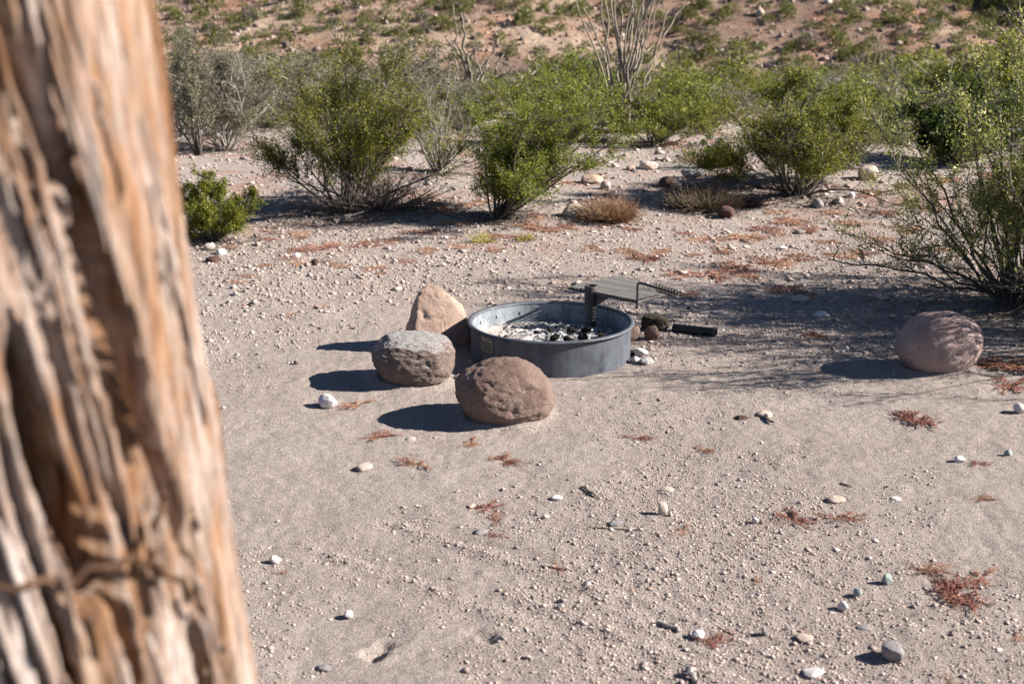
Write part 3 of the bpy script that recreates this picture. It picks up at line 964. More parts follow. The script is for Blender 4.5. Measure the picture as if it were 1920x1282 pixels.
lp = at(1228, 622)
vv_, ff_ = ico(5)
v = vv_.copy(); v = np.sign(v) * np.abs(v) ** .6
v = v * (1 + .10 * fbm(v[:, 0] * 1.5, v[:, 1] * 1.5, v[:, 2] * 1.5, 4))[:, None]
v[:, 1:] *= (1 + .10 * pn(v[:, 0] * 2, np.arctan2(v[:, 1], v[:, 2]) * 3, 3))[:, None]
v = v * np.array([.062, .038, .038]); v[:, 2] += .033
log = link('log', fast_mesh('log', v, ff_, M['charred_wood'], True), (lp.x, lp.y + .03, hz(lp.x, lp.y))); log.rotation_euler = (0, .06, -.12)
tag(log, 'short charred log stub between the fire ring and the black pipe', 'log')
for k, (u, v_, w, lab) in enumerate([(1200, 668, 26, 'white ash crumb heap beside the right foot of the ring'), (1190, 680, 20, 'grey ash crumb in front of the white heap by the ring'), (1212, 683, 22, 'brown grey ash crumb right of the ring foot'), (1186, 664, 14, 'small charred crumb against the ring wall')]):
    p = at(u, v_); s = w * mpp(p)
    o = link('ash_crumb', stone_mesh('ash_crumb', (s * 1.2, s, s * .75), M['ash_lump'] if k != 3 else M['char'], 240 + k, level=4, rough=.4, facet=.8, fine=.08), (p.x, p.y, hz(p.x, p.y) - .004))
    tag(o, lab, 'ash crumb')

# bark chip, twigs on the sand
TW = [(1425, 777, 1450, 796, .006, 'curled brown bark chip on the open sand'), (1088, 914, 1118, 933, .003, 'short dark twig on the middle sand'), (1092, 925, 1120, 935, .0022, 'thinner dark twig beside the short one'),
      (1108, 990, 1212, 996, .0020, 'long thin reddish twig under the flat pale stone'), (1012, 1063, 1072, 1070, .0025, 'thin straight twig low in the middle'), (1232, 1165, 1275, 1184, .007, 'beige stick stub at the lower middle'),
      (1290, 1262, 1310, 1285, .008, 'dark stick end at the bottom edge'), (1375, 1190, 1340, 1172, .002, 'tiny brown twig above the red ring herb'), (628, 420, 690, 398, .012, 'bleached branch lying under the left creosote shrub'),
      (1575, 905, 1600, 915, .002, 'hair thin twig on the right sand'), (1340, 395, 1305, 405, .010, 'grey stick left of the dark red rock')]
rnd = random.Random(4)
for (u0, v0, u1, v1, r, lab) in TW:
    a, c_ = at(u0, v0), at(u1, v1)
    pts = []
    for k in range(6):
        q = a.lerp(c_, k / 5); pts.append(Vector((q.x + rnd.uniform(-1, 1) * r, q.y + rnd.uniform(-1, 1) * r, float(H_fine(q.x, q.y)) + r * .8 + rnd.uniform(0, 1) * r)))
    o0 = pts[0].copy()
    b = MB(); b.tube([p - o0 for p in pts], [r, r * 1.05, r, r * .9, r * .8, r * .5], 7)
    tag(link('twig', b.mesh('twig', M['twig_pale'] if r > .006 else M['twig']), o0), lab, 'twig')


# ------------------------------------------------------------------ shrubs
def tubes(P, rad, n=3):
    """P (N,K,3) polylines, rad (N,K)"""
    N, K, _ = P.shape
    d = np.gradient(P, axis=1); d /= np.linalg.norm(d, axis=2, keepdims=True) + 1e-9
    ref = np.where(np.abs(d[..., 2:3]) > .85, np.array([1., 0, 0]), np.array([0, 0, 1.]))
    a = np.cross(d, ref); a /= np.linalg.norm(a, axis=2, keepdims=True) + 1e-9
    b = np.cross(d, a)
    t = np.arange(n) * 2 * np.pi / n
    V = P[:, :, None] + (a[:, :, None] * np.cos(t)[:, None] + b[:, :, None] * np.sin(t)[:, None]) * rad[:, :, None, None]
    idx = np.arange(N * K * n).reshape(N, K, n)
    f = np.stack([idx[:, :-1], np.roll(idx, -1, 2)[:, :-1], np.roll(idx, -1, 2)[:, 1:], idx[:, 1:]], -1).reshape(-1, 4)
    return V.reshape(-1, 3), f


def grow(rs, start, dirs, L, K, wob, up, env=None):
    """random curved polylines"""
    N = len(start)
    P = np.zeros((N, K, 3)); P[:, 0] = start; d = dirs.copy()
    st = (L / (K - 1))[:, None]
    for k in range(1, K):
        d = d + wob * rs.normal(size=(N, 3)) + np.array([0, 0, up])
        d /= np.linalg.norm(d, axis=1)[:, None]
        P[:, k] = P[:, k - 1] + d * st
    return P


def interp(P, i, t):
    K = P.shape[1]; x = t * (K - 1); k = np.minimum(x.astype(int), K - 2); fr = (x - k)[:, None]
    a, b = P[i, k], P[i, k + 1]
    return a + (b - a) * fr, (b - a) / (np.linalg.norm(b - a, axis=1)[:, None] + 1e-9)


def leaves(rs, pos, size, asp=.55, up=.3):
    n = len(pos)
    a = rs.normal(size=(n, 3)); a /= np.linalg.norm(a, axis=1)[:, None]
    b = np.cross(a, rs.normal(size=(n, 3))); b /= np.linalg.norm(b, axis=1)[:, None] + 1e-9
    s = (size * np.exp(rs.normal(0, .28, n)))[:, None]
    V = np.stack([pos - a * s * .5, pos + b * s * asp * .5, pos + a * s * .5, pos - b * s * asp * .5], 1).reshape(-1, 3)
    return V, np.arange(4 * n).reshape(-1, 4)


def shrub_data(seed, nst=22, spread=50, nsec=7, nter=4, nleaf=14, leaf=.012, sec=.38, ter=.13, lean=(0, 0), bare=.3, scatter=.018, targets=None, base_r=.05, stem_r=.007, shape=1.0, height=1.0):
    """a shrub about 1 m high: stems (N,K,3), twig tubes, leaf quads"""
    rs = np.random.RandomState(seed)
    phi = rs.rand(nst) * 6.283
    th = np.radians(spread) * rs.rand(nst) ** .75
    dirs = np.stack([np.sin(th) * np.cos(phi), np.sin(th) * np.sin(phi), np.cos(th)], -1)
    L = (1.0 * (.58 + .50 * rs.rand(nst))) * (1 - .25 * (th / 1.57) * shape)
    start = dirs * np.array([1, 1, 0]) * base_r + rs.normal(size=(nst, 3)) * np.array([.02, .02, 0])
    P = grow(rs, start, dirs, L, 9, .15, .03)
    P[:, :, 0] += lean[0] * P[:, :, 2]; P[:, :, 1] += lean[1] * P[:, :, 2]
    if targets is not None:
        T = np.array(targets, float); n = len(T)
        s0 = np.zeros((n, 3)); s0[:, :2] = T[:, :2] * .05 + rs.normal(size=(n, 2)) * .015
        tt = np.linspace(0, 1, 9)[None, :, None]
        ctrl = T * np.array([.45, .45, .22]) + np.array([0, 0, .10])
        Q = (1 - tt) ** 2 * s0[:, None] + 2 * tt * (1 - tt) * ctrl[:, None] + tt ** 2 * T[:, None]
        Q[:, 1:-1] += rs.normal(size=(n, 7, 3)) * .014
        P = np.concatenate([Q, P])
    P[:, :, 2] = np.maximum(P[:, :, 2], 0)
    N = len(P)
    LL = np.linalg.norm(P[:, -1] - P[:, 0], axis=1)
    rad = stem_r * (1.15 - .85 * np.linspace(0, 1, 9))[None] * (.7 + .6 * rs.rand(N))[:, None]
    i = np.repeat(np.arange(N), nsec); t_ = bare + (1 - bare) * rs.rand(len(i)) ** .8
    p, d = interp(P, i, np.minimum(t_, .999))
    d = d + .55 * rs.normal(size=d.shape) + np.array([0, 0, .12]); d /= np.linalg.norm(d, axis=1)[:, None]
    S = grow(rs, p, d, sec * (.45 + .55 * rs.rand(len(i))) * (1.15 - .6 * t_) * np.maximum(LL[i], .5), 5, .16, .04)
    S[:, :, 2] = np.maximum(S[:, :, 2], .01)
    sr = stem_r * .42 * (1.1 - .7 * np.linspace(0, 1, 5))[None] * np.ones((len(S), 1))
    i2 = np.repeat(np.arange(len(S)), nter); t2 = .15 + .85 * rs.rand(len(i2))
    p, d = interp(S, i2, np.minimum(t2, .999))
    d = d + .6 * rs.normal(size=d.shape) + np.array([0, 0, .15]); d /= np.linalg.norm(d, axis=1)[:, None]
    T3 = grow(rs, p, d, ter * (.5 + .7 * rs.rand(len(i2))), 3, .18, .05)
    tr = stem_r * .22 * np.ones((len(T3), 3)) * np.array([1, .8, .5])[None]
    tv1, tf1 = tubes(S, sr, 3); tv2, tf2 = tubes(T3, tr, 3)
    tw = (np.concatenate([tv1, tv2]), np.concatenate([tf1, tf2 + len(tv1)]))
    # leaf density differs from twig to twig, so the crown has full and open parts
    cl = fbm(T3[:, 1, 0] * 3.2 + seed, T3[:, 1, 1] * 3.2, T3[:, 1, 2] * 3.2, 2)
    w = np.clip(.75 + 1.1 * cl + .25 * rs.normal(size=len(T3)), .05, 1.8)
    w = w * sstep(.08, .30, T3[:, 1, 2] / height)
    cnt = rs.poisson(nleaf * w)
    i3 = np.repeat(np.arange(len(T3)), cnt)
    p, d = interp(T3, i3, rs.rand(len(i3)) * .999)
    p = p + rs.normal(size=p.shape) * scatter
    p[:, 2] = np.maximum(p[:, 2], .01)
    return P, rad, tw, leaves(rs, p, leaf)


def fit(data, W, D, Ht):
    """scale to the wanted width, depth and height"""
    P, rad, tw, (lv, lf) = data
    pts = lv
    lo, hi = np.percentile(pts, 1.5, 0), np.percentile(pts, 98.5, 0)
    k = np.array([W / (hi[0] - lo[0]), D / (hi[1] - lo[1]), Ht / hi[2]])
    c4 = lv.reshape(-1, 4, 3).mean(1, keepdims=True)
    lv2 = (lv.reshape(-1, 4, 3) - c4 + c4 * k).reshape(-1, 3)
    return P * k, rad, (tw[0] * k, tw[1]), (lv2, lf)


def make_shrub(name, loc, data, leafmat, twigmat, label, cat='shrub', group=None, split=True, rz=0):
    P, rad, tw, (lv, lf) = data
    root = empty(name, loc, label, cat, group, rz)
    if split:
        for k in range(len(P)):
            v, f = tubes(P[k:k + 1], rad[k:k + 1], 5)
            link('stem', fast_mesh('stem', v, f, M[twigmat], True), parent=root)
    else:
        v, f = tubes(P, rad, 3)
        link('stem', fast_mesh('stem', v, f, M[twigmat], True), parent=root, kind='stuff')
    link('twig_mass', fast_mesh('twig_mass', tw[0], tw[1], M[twigmat]), parent=root, kind='stuff')
    if leafmat: link('foliage', fast_mesh('foliage', lv, lf, M[leafmat]), parent=root, kind='stuff')
    return root


def place_shrub(name, u, v, w, h, seed, leafmat, twigmat, label, depth=.9, **kw):
    p = at(u, v); s = mpp(p)
    d = shrub_data(seed, **kw)
    d = fit(d, w * s, w * s * depth, h * s / .985)
    return make_shrub(name, (p.x, p.y, p.z - .01), d, leafmat, twigmat, label)


# left creosote
place_shrub('creosote_shrub', 652, 398, 330, 285, 31, 'leaf_creosote', 'twig', 'broad dark green creosote shrub with a tangled grey base, left of the centre', nst=30, spread=66, nsec=11, nter=8, nleaf=33, leaf=.0125, bare=.30, sec=.34, scatter=.017)
# centre creosote, leaning right
place_shrub('creosote_shrub', 935, 412, 275, 222, 33, 'leaf_bright', 'twig', 'bright green creosote shrub leaning right behind the fire ring', nst=30, spread=42, nsec=11, nter=8, nleaf=33, leaf=.0115, bare=.12, lean=(.42, 0), sec=.30)
# right middle creosote
place_shrub('creosote_shrub', 1492, 366, 345, 215, 35, 'leaf_creosote', 'twig', 'wide vase shaped creosote shrub with bare dark stems, right of the middle', nst=34, spread=58, nsec=11, nter=8, nleaf=30, leaf=.014, bare=.36, sec=.30)
# low bush beside the trunk
place_shrub('creosote_shrub', 398, 452, 150, 122, 37, 'leaf_bright', 'twig', 'low bright green bush next to the trunk', nst=24, spread=62, nsec=10, nter=7, nleaf=34, leaf=.0105, bare=.12)
# grey shrub behind it
place_shrub('grey_shrub', 425, 282, 220, 190, 39, 'leaf_grey', 'twig_pale', 'grey green twiggy shrub behind the low left bush', nst=34, spread=50, nsec=9, nter=6, nleaf=11, leaf=.018, bare=.1)
place_shrub('grey_shrub', 372, 292, 110, 235, 40, 'leaf_grey', 'twig', 'tall dark stemmed shrub half hidden by the trunk', nst=14, spread=30, nsec=9, nter=6, nleaf=8, leaf=.018, bare=.12)
# sparse twiggy shrub between the two creosotes
place_shrub('grey_shrub', 826, 325, 150, 150, 41, 'leaf_creosote', 'twig_pale', 'sparse grey twiggy shrub between the left and central creosotes', nst=26, spread=62, nsec=8, nter=5, nleaf=4, leaf=.015, bare=.1)
# dark dense shrub at the right
place_shrub('dark_shrub', 1790, 308, 230, 150, 43, 'leaf_dark', 'twig', 'dense dark green shrub behind the large pale shrub at the right', nst=34, spread=70, nsec=9, nter=6, nleaf=18, leaf=.024, bare=.1)
place_shrub('dark_shrub', 1345, 312, 82, 60, 45, 'leaf_dark', 'twig', 'small dark bush at the left foot of the right middle creosote', nst=18, spread=75, nsec=8, nter=5, nleaf=7, leaf=.013, bare=.1)
# behind the ocotillo
place_shrub('creosote_shrub', 1228, 272, 185, 105, 47, 'leaf_creosote', 'twig', 'flat topped creosote shrub right of the tall ocotillo', nst=26, spread=68, nsec=9, nter=6, nleaf=13, leaf=.018, bare=.25)
place_shrub('creosote_shrub', 1075, 268, 190, 115, 48, 'leaf_creosote', 'twig', 'creosote shrub behind the central shrub, left of the tall ocotillo', nst=26, spread=60, nsec=9, nter=6, nleaf=12, leaf=.018, bare=.2)

# large pale creosote at the right edge
p = at(1915, 572); s = mpp(p)
tg = []
for (u, v, dy) in [(1618, 205, .1), (1655, 150, .25), (1640, 290, -.1), (1690, 250, .2), (1785, 130, .1), (1760, 215, -.2), (1840, 95, .2), (1880, 70, -.1), (1905, 60, .3), (1870, 180, -.3),
                   (1612, 425, .35), (1650, 455, .2), (1560, 478, .15), (1690, 395, -.1), (1705, 330, .4), (1740, 300, -.3), (1800, 260, 0), (1720, 470, .1), (1760, 430, -.25), (1790, 500, .3), (1830, 330, -.35)]:
    tg.append(((u - 1915) * s, dy, max(.05, (572 - v) * s * 1.0 - .25 * dy)))
d = shrub_data(51, nst=38, spread=46, nsec=8, nter=6, nleaf=22, leaf=.0118, bare=.42, sec=.24, ter=.10, lean=(.38, .03), targets=tg, stem_r=.0065, scatter=.015, base_r=.12)
make_shrub('creosote_shrub', (p.x, p.y, p.z - .01), d, 'leaf_pale', 'twig', 'large airy creosote shrub with pale yellow green leaves at the right edge')
# a second clump of the same stand, mostly out of frame: it casts the long dappled shade
for (sx, sy, w_, h_, sd_, nl_, lab) in ((2.98, 5.98, 1.4, 1.35, 53, 8, 'creosote clump at the far right edge in front, its shade crossing the lone boulder'), (3.25, 6.95, 1.7, 1.75, 54, 24, 'tall creosote clump beyond the right edge behind the large airy shrub'), (3.75, 6.25, 1.5, 1.8, 56, 22, 'rounded creosote clump farthest beyond the right edge')):
    d = shrub_data(sd_, nst=30, spread=48, nsec=7, nter=5, nleaf=nl_, leaf=.016, bare=.2, sec=.27, ter=.11, stem_r=.0065, base_r=.1)
    make_shrub('creosote_shrub', (sx, sy, hz(sx, sy) - .01), fit(d, w_, w_, h_), 'leaf_pale', 'twig', lab)

# dry litter of fallen twigs on the soil under the shrubs
rs = np.random.RandomState(91); LP = []
for (u, v, rad_, n_) in ((652, 398, .62, 900), (935, 412, .42, 500), (1492, 366, .7, 800), (398, 452, .35, 300), (826, 325, .5, 350), (425, 282, .7, 400), (1228, 272, .6, 350), (1915, 572, .8, 900), (560, 420, .5, 250), (1340, 350, .5, 300)):
    q = at(u, v); a = rs.rand(n_) * 6.283; d_ = rad_ * np.abs(rs.normal(0, .55, n_))
    x = q.x + d_ * np.cos(a); y = q.y + d_ * np.sin(a); b_ = rs.rand(n_) * 6.283; l_ = rs.uniform(.015, .10, n_)
    tt = np.linspace(-.5, .5, 4)[None]
    X = x[:, None] + np.cos(b_)[:, None] * l_[:, None] * tt + rs.normal(0, .003, (n_, 4)); Y = y[:, None] + np.sin(b_)[:, None] * l_[:, None] * tt + rs.normal(0, .003, (n_, 4))
    LP.append(np.stack([X, Y, H_fine(X, Y) + .003 + .006 * rs.rand(n_, 4)], -1))
LP = np.concatenate(LP)
v_, f_ = tubes(LP, np.repeat(rs.uniform(.001, .003, (len(LP), 1)), 4, 1), 3)
tag(link('twig_litter', fast_mesh('twig_litter', v_, f_, M['twig_dead']), kind='stuff'), 'dry twig litter on the soil under the shrubs', 'litter')

# dead twig tangle at the foot of the left creosote
p = at(712, 394)
d = fit(shrub_data(55, nst=60, spread=88, nsec=9, nter=6, nleaf=1, leaf=.01, bare=.05), .85, .5, .27)
make_shrub('dead_brush', (p.x, p.y, p.z), d, None, 'twig_dead', 'tangle of dead grey twigs at the right foot of the left creosote', 'dead brush', split=False)


# dry grass tufts
def tuft(name, u, v, w, h, seed, mat, label, n=900, cat='dry grass'):
    p = at(u, v); s = mpp(p); rs = np.random.RandomState(seed)
    phi = rs.rand(n) * 6.283; q = np.sqrt(rs.rand(n))
    st = np.stack([q * np.cos(phi) * w * s * .32, q * np.sin(phi) * w * s * .3, np.zeros(n)], -1)
    dr = np.stack([np.cos(phi) * q * .9, np.sin(phi) * q * .9, np.ones(n) * .8], -1) + .35 * rs.normal(size=(n, 3)); dr[:, 2] = np.abs(dr[:, 2]); dr /= np.linalg.norm(dr, axis=1)[:, None]
    P = grow(rs, st, dr, h * s * (.5 + .6 * rs.rand(n)), 4, .22, -.05)
    P[:, :, 2] = np.maximum(P[:, :, 2], 0)
    v_, f_ = tubes(P, .0016 * np.ones((n, 4)) * np.array([1, .9, .7, .4]), 3)
    tag(link(name, fast_mesh(name, v_, f_, M[mat]), (p.x, p.y, p.z)), label, cat)


tuft('grass_tuft', 1140, 412, 125, 46, 61, 'leaf_orange', 'orange brown dry grass tuft beside the cream angular rock', 1500)
tuft('grass_tuft', 1320, 388, 175, 44, 62, 'leaf_brown', 'dark brown dry grass lying in shade left of the vase shaped creosote', 1700)
tuft('grass_tuft', 1402, 386, 70, 22, 63, 'leaf_brown', 'small brown grass tuft under the vase shaped creosote', 500)
tuft('yellow_herb', 905, 455, 42, 26, 64, 'leaf_yellow', 'left of two small yellow flowering herbs in front of the central creosote', 120, 'herb')
tuft('yellow_herb', 985, 452, 46, 20, 65, 'leaf_yellow', 'right of two small yellow flowering herbs in front of the central creosote', 110, 'herb')
tuft('yellow_herb', 1362, 336, 34, 16, 66, 'leaf_yellow', 'yellow herb at the left foot of the vase shaped creosote', 160, 'herb')


# ------------------------------------------------------------------ ocotillos
def ocotillo(u, v, tops, seed, r, label, mat='ocotillo', wob=.03):
    p = at(u, v); s = mpp(p); rs = np.random.RandomState(seed)
    root = empty('ocotillo', (p.x, p.y, p.z - .02), label, 'ocotillo')
    for (tu, tv) in tops:
        T = np.array([(tu - u) * s, rs.uniform(-.25, .25), (v - tv) * s])
        K = 14; tt = np.linspace(0, 1, K)[:, None]
        s0 = np.array([T[0] * .12 + rs.normal() * .03, rs.normal() * .04, 0])
        c_ = np.array([T[0] * .35, T[1] * .4, T[2] * .55])
        P = (1 - tt) ** 2 * s0 + 2 * tt * (1 - tt) * c_ + tt ** 2 * T
        w = np.cumsum(rs.normal(size=(K, 3)), 0) * wob * .6; w -= w[0]
        P = P + w * np.array([1, 1, .2]) + np.array([1, 0, 0]) * (.5 * wob * np.sin(tt * 9 + rs.rand() * 6))
        rad = r * (.75 + .5 * rs.rand()) * (1.1 - .65 * tt[:, 0]) * (1 + .12 * rs.normal(size=K))
        vv, ff = tubes(P[None], rad[None], 7)
        st = link('stem', fast_mesh('stem', vv, ff, M[mat], True), parent=root)
    return root


rnd = random.Random(9)
tops = [(1066, -30), (1082, 20), (1100, -60), (1118, -45), (1128, -80), (1140, -20), (1150, -90), (1162, -50), (1172, -10), (1180, -70), (1205, -40), (1222, -90), (1230, -60), (1235, -80), (1242, -50), (1262, -30), (1272, 20), (1308, -5), (1180, 60), (1198, 10), (1215, 30), (1250, 60), (1120, 110), (1095, 150), (1205, 130)]
ocotillo(1163, 248, tops, 71, .0125, 'tall ocotillo with many bare grey wands rising past the top of the photo')
tops = [(838, 68), (846, 110), (862, 20), (872, 95), (880, 12), (888, 60), (905, 90), (915, 110), (940, 75), (958, 72), (965, 130), (900, 140), (830, 140), (922, 140)]
ocotillo(888, 196, tops, 72, .016, 'lower spreading ocotillo of pale wands left of the centre')
tops = [(978, 130), (992, 100), (1000, 140), (1012, 128), (985, 150)]
ocotillo(984, 205, tops, 73, .014, 'small ocotillo with a few upright wands above the central shrub')
tops = [(718, 130), (728, 118), (738, 125), (748, 112), (757, 128), (768, 135), (735, 140), (745, 150)]
ocotillo(742, 200, tops, 74, .018, 'grey green ocotillo clump behind the left creosote')
tops = [(452, 108), (462, 100), (470, 118), (480, 106), (444, 125), (492, 122)]
ocotillo(468, 190, tops, 75, .017, 'far ocotillo clump above the grey shrub')
tops = [(1612, 80), (1622, 60), (1638, 90), (1650, 96), (1602, 100), (1630, 110), (1660, 120)]
ocotillo(1632, 182, tops, 76, .018, 'faint dry ocotillo above the vase shaped creosote')

# ------------------------------------------------------------------ shrub belt in the wash and on the hill
protos = []
for k, (lm, tm) in enumerate((('leaf_creosote', 'twig'), ('leaf_bright', 'twig'), ('leaf_creosote', 'twig'), ('leaf_grey', 'twig_pale'), ('leaf_dark', 'twig'))):
    d = fit(shrub_data(80 + k, nst=20, spread=68, nsec=7, nter=4, nleaf=9, leaf=.034, bare=.15, scatter=.03, stem_r=.009), 1.3, 1.3, .85)
    r_ = make_shrub('desert_shrub', (0, 0, -50), d, lm, tm, 'x', 'shrub', 'shrubs of the belt behind the clearing', split=False)
    protos.append(r_)
BL = ['mid green rounded shrub in the belt behind the clearing', 'bright green rounded shrub in the belt behind the clearing', 'mid green rounded shrub in the belt behind the clearing', 'grey green shrub in the belt behind the clearing', 'dark green shrub in the belt behind the clearing']
used = [False] * 5


def zone(x, y, z):
    u = 960 + F * x / (y * _cp + (CAM_Z - z) * _sp)
    far = 'far' if y > 32 else 'just'
    for lim, txt in ((560, '%s behind the grey shrubs next to the trunk'), (800, '%s behind the left creosote shrub'), (1050, '%s behind the gap left of the tall ocotillo'), (1300, '%s behind the tall ocotillo'), (1640, '%s behind the vase shaped creosote')):
        if u < lim: return txt % far
    return '%s behind the large pale shrub at the right' % far


rnd = random.Random(21)
belt = []
hand = [(360, 215, 4, 1.0), (470, 195, 3, 1.2), (520, 200, 3, 1.1), (560, 178, 0, .9), (600, 190, 3, 1.0), (780, 200, 3, 1.0), (820, 188, 3, 1.2), (860, 215, 3, .9), (760, 235, 0, .9), (700, 185, 3, .8), (930, 185, 3, 1.1), (965, 210, 0, 1.0), (1010, 225, 1, 1.0),
        (1050, 190, 0, 1.1), (1085, 185, 1, 1.0), (1120, 200, 0, 1.0), (1240, 190, 1, 1.0), (1290, 200, 1, 1.1), (1330, 190, 0, 1.0), (1370, 185, 1, 1.1), (1420, 180, 0, 1.0), (1470, 175, 1, 1.0), (1530, 185, 0, 1.0), (1580, 180, 1, 1.0), (1300, 225, 1, .9), (1255, 235, 0, .9),
        (1680, 190, 0, 1.2), (1720, 200, 1, 1.3), (1770, 195, 0, 1.3), (1820, 205, 1, 1.3), (1870, 195, 0, 1.2), (1905, 205, 1, 1.2), (1960, 200, 0, 1.3), (1650, 215, 3, .9), (1690, 228, 3, .9), (1860, 250, 4, 1.2), (1930, 270, 4, 1.2), (420, 225, 3, 1.0), (345, 250, 3, 1.1), (560, 232, 3, .7), (610, 222, 3, .8), (655, 210, 0, .8), (690, 222, 3, .8), (800, 232, 3, .75), (845, 245, 3, .7), (880, 232, 0, .8), (1020, 250, 0, .8), (1105, 235, 1, .8), (1150, 215, 0, .8), (1310, 245, 0, .6), (1340, 222, 3, .8), (1400, 210, 0, .8), (1640, 238, 0, .8), (1600, 220, 1, .8), (1660, 262, 3, .6), (500, 232, 3, .8), (450, 240, 3, .8), (540, 205, 0, .9), (590, 198, 3, .9), (740, 215, 3, .9), (915, 215, 3, .8), (1200, 210, 1, .9), (1500, 205, 1, .8), (1550, 200, 3, .8), (1450, 200, 0, .8)]
for (u, v, k, s_) in hand:
    q = at(u, v); belt.append((q.x, q.y, k, s_ * rnd.uniform(.66, .92)))
for _ in range(430):
    y = 18 + 40 * rnd.random() ** 1.3; x = rnd.uniform(-.42, .44) * y
    if pn(x * .12, y * .12, 4.0) < -.3: continue
    if y < 24 and x > -.1 * y and rnd.random() < .3: continue
    k = rnd.choice((0, 1, 2, 0, 1, 3, 3, 4)) if x > -2 else rnd.choice((0, 3, 3, 2, 1, 3))
    belt.append((x, y, k, rnd.uniform(.45, .88)))
for (x, y, k, s_) in belt[:330]:
    z = hz(x, y) - .03
    sc3 = (s_ * rnd.uniform(.9, 1.2), s_, s_ * rnd.uniform(.6, .85))
    zn = zone(x, y, z)
    lab = BL[k].replace('in the belt behind the clearing', zn)
    if not used[k]:
        used[k] = True; o = protos[k]; o.location = (x, y, z); o.scale = sc3; o['label'] = lab
    else:
        o = copy_thing(protos[k], (x, y, z), rnd.uniform(0, 6.28), sc3, lab)
    o['group'] = {0: 'mid green shrubs in the belt', 2: 'mid green shrubs in the belt', 1: 'bright green shrubs in the belt', 3: 'grey green shrubs in the belt', 4: 'dark green shrubs in the belt'}[k] + ' ' + zn


def hill_mesh(seed, mat, W=.9, Ht=.55, n=520, ls=.075):
    rs = np.random.RandomState(seed)
    a = rs.normal(size=(n, 3)); a /= np.linalg.norm(a, axis=1)[:, None]; a[:, 2] = np.abs(a[:, 2])
    r_ = (.55 + .45 * rs.rand(n) ** .6) * (1 + .35 * pn(a[:, 0] * 2 + seed, a[:, 1] * 2, a[:, 2] * 2))
    pos = a * r_[:, None] * np.array([W / 2, W / 2, Ht])
    v, f = leaves(rs, pos, ls, .6)
    return v, f


def hz_(x, y):
    q = x / y
    a = 'left of the pale ocotillo' if q < -.04 else 'between the two big ocotillos' if q < .08 else 'above the vase shaped creosote' if q < .24 else 'above the right edge shrub'
    return ('low ' if y < 67 else 'high ') + a


hm = []
for k in range(6):
    v, f = hill_mesh(90 + k, None, .9 + .1 * (k % 3), .5 + .08 * (k % 2))
    hm.append(fast_mesh('hill_shrub', v, f, M['leaf_hill'] if k < 4 else M['leaf_hill_grey']))
rnd = random.Random(31)
cand = []
tries = 0
while len(cand) < 1400 and tries < 26000:
    tries += 1
    y = rnd.uniform(60, 84); x = rnd.uniform(-.30, .42) * y
    if rnd.random() > .85 + .45 * float(pn(x * .16, y * .16, 7.7)) + (.12 if x > 8 else -.05): continue
    if any((x - a) ** 2 + (y - b) ** 2 < .50 for a, b, _ in cand[-300:]): continue
    cand.append((x, y, rnd.uniform(.42, .95) * (1 if rnd.random() < .88 else 1.45)))
cand.sort(key=lambda c_: -c_[2] / c_[1])
rest_v = []; rest_f = []; off = 0
for k, (x, y, s_) in enumerate(cand):
    j = rnd.choice((0, 1, 2, 3, 0, 1, 4, 5)) if x > -6 else rnd.choice((0, 1, 2, 3, 4, 4, 5))
    z = hz(x, y) - .05
    if k < 290:
        o = link('hill_shrub', hm[j], (x, y, z)); o.scale = (s_, s_, s_ * rnd.uniform(.8, 1.15)); o.rotation_euler = (0, 0, rnd.uniform(0, 6.28))
        if j < 4: tag(o, 'small green rounded shrub on the far rocky slope, ' + hz_(x, y), 'shrub', 'green shrubs on the far slope, ' + hz_(x, y))
        else: tag(o, 'small grey rounded shrub on the far rocky slope, ' + hz_(x, y), 'shrub', 'grey shrubs on the far slope, ' + hz_(x, y))
    else:
        v, f = hill_mesh(1000 + k, None, n=200, ls=.105); rest_v.append(v * s_ + np.array([x, y, z])); rest_f.append(f + off); off += len(v)
for _ in range(500):    # higher up, out of the photograph
    y = rnd.uniform(84, 125); x = rnd.uniform(-.5, .55) * y; s_ = rnd.uniform(.7, 1.5)
    v, f = hill_mesh(2000 + _, None, n=70, ls=.2); rest_v.append(v * s_ + np.array([x, y, hz(x, y)])); rest_f.append(f + off); off += len(v)
o = link('hill_scrub', fast_mesh('hill_scrub', np.concatenate(rest_v), np.concatenate(rest_f), M['leaf_hill']), kind='stuff')
tag(o, 'smaller scattered scrub covering the far rocky slope', 'scrub')

# scattered stones on the hill (too many and small to count)
rs = np.random.RandomState(77); n = 9000
y = rs.uniform(58, 90, n); x = rs.uniform(-.32, .45, n) * y
s_ = np.exp(rs.normal(math.log(.06), .55, n)).clip(.02, .35)
base = np.array([[1, 0, 0], [0, 1, 0], [-1, 0, 0], [0, -1, 0], [0, 0, .8], [0, 0, -1]], float)
V = base[None] + .25 * rs.normal(size=(n, 6, 3)); V = V * s_[:, None, None] + np.stack([x, y, H(x, y)], -1)[:, None]
F8 = np.array([[0, 1, 4], [1, 2, 4], [2, 3, 4], [3, 0, 4], [1, 0, 5], [2, 1, 5], [3, 2, 5], [0, 3, 5]])
hg = link('slope_rubble', fast_mesh('slope_rubble', V.reshape(-1, 3), (F8[None] + 6 * np.arange(n)[:, None, None]).reshape(-1, 3), M['rubble']), kind='stuff')
tag(hg, 'loose stones strewn over the far slope', 'rubble')


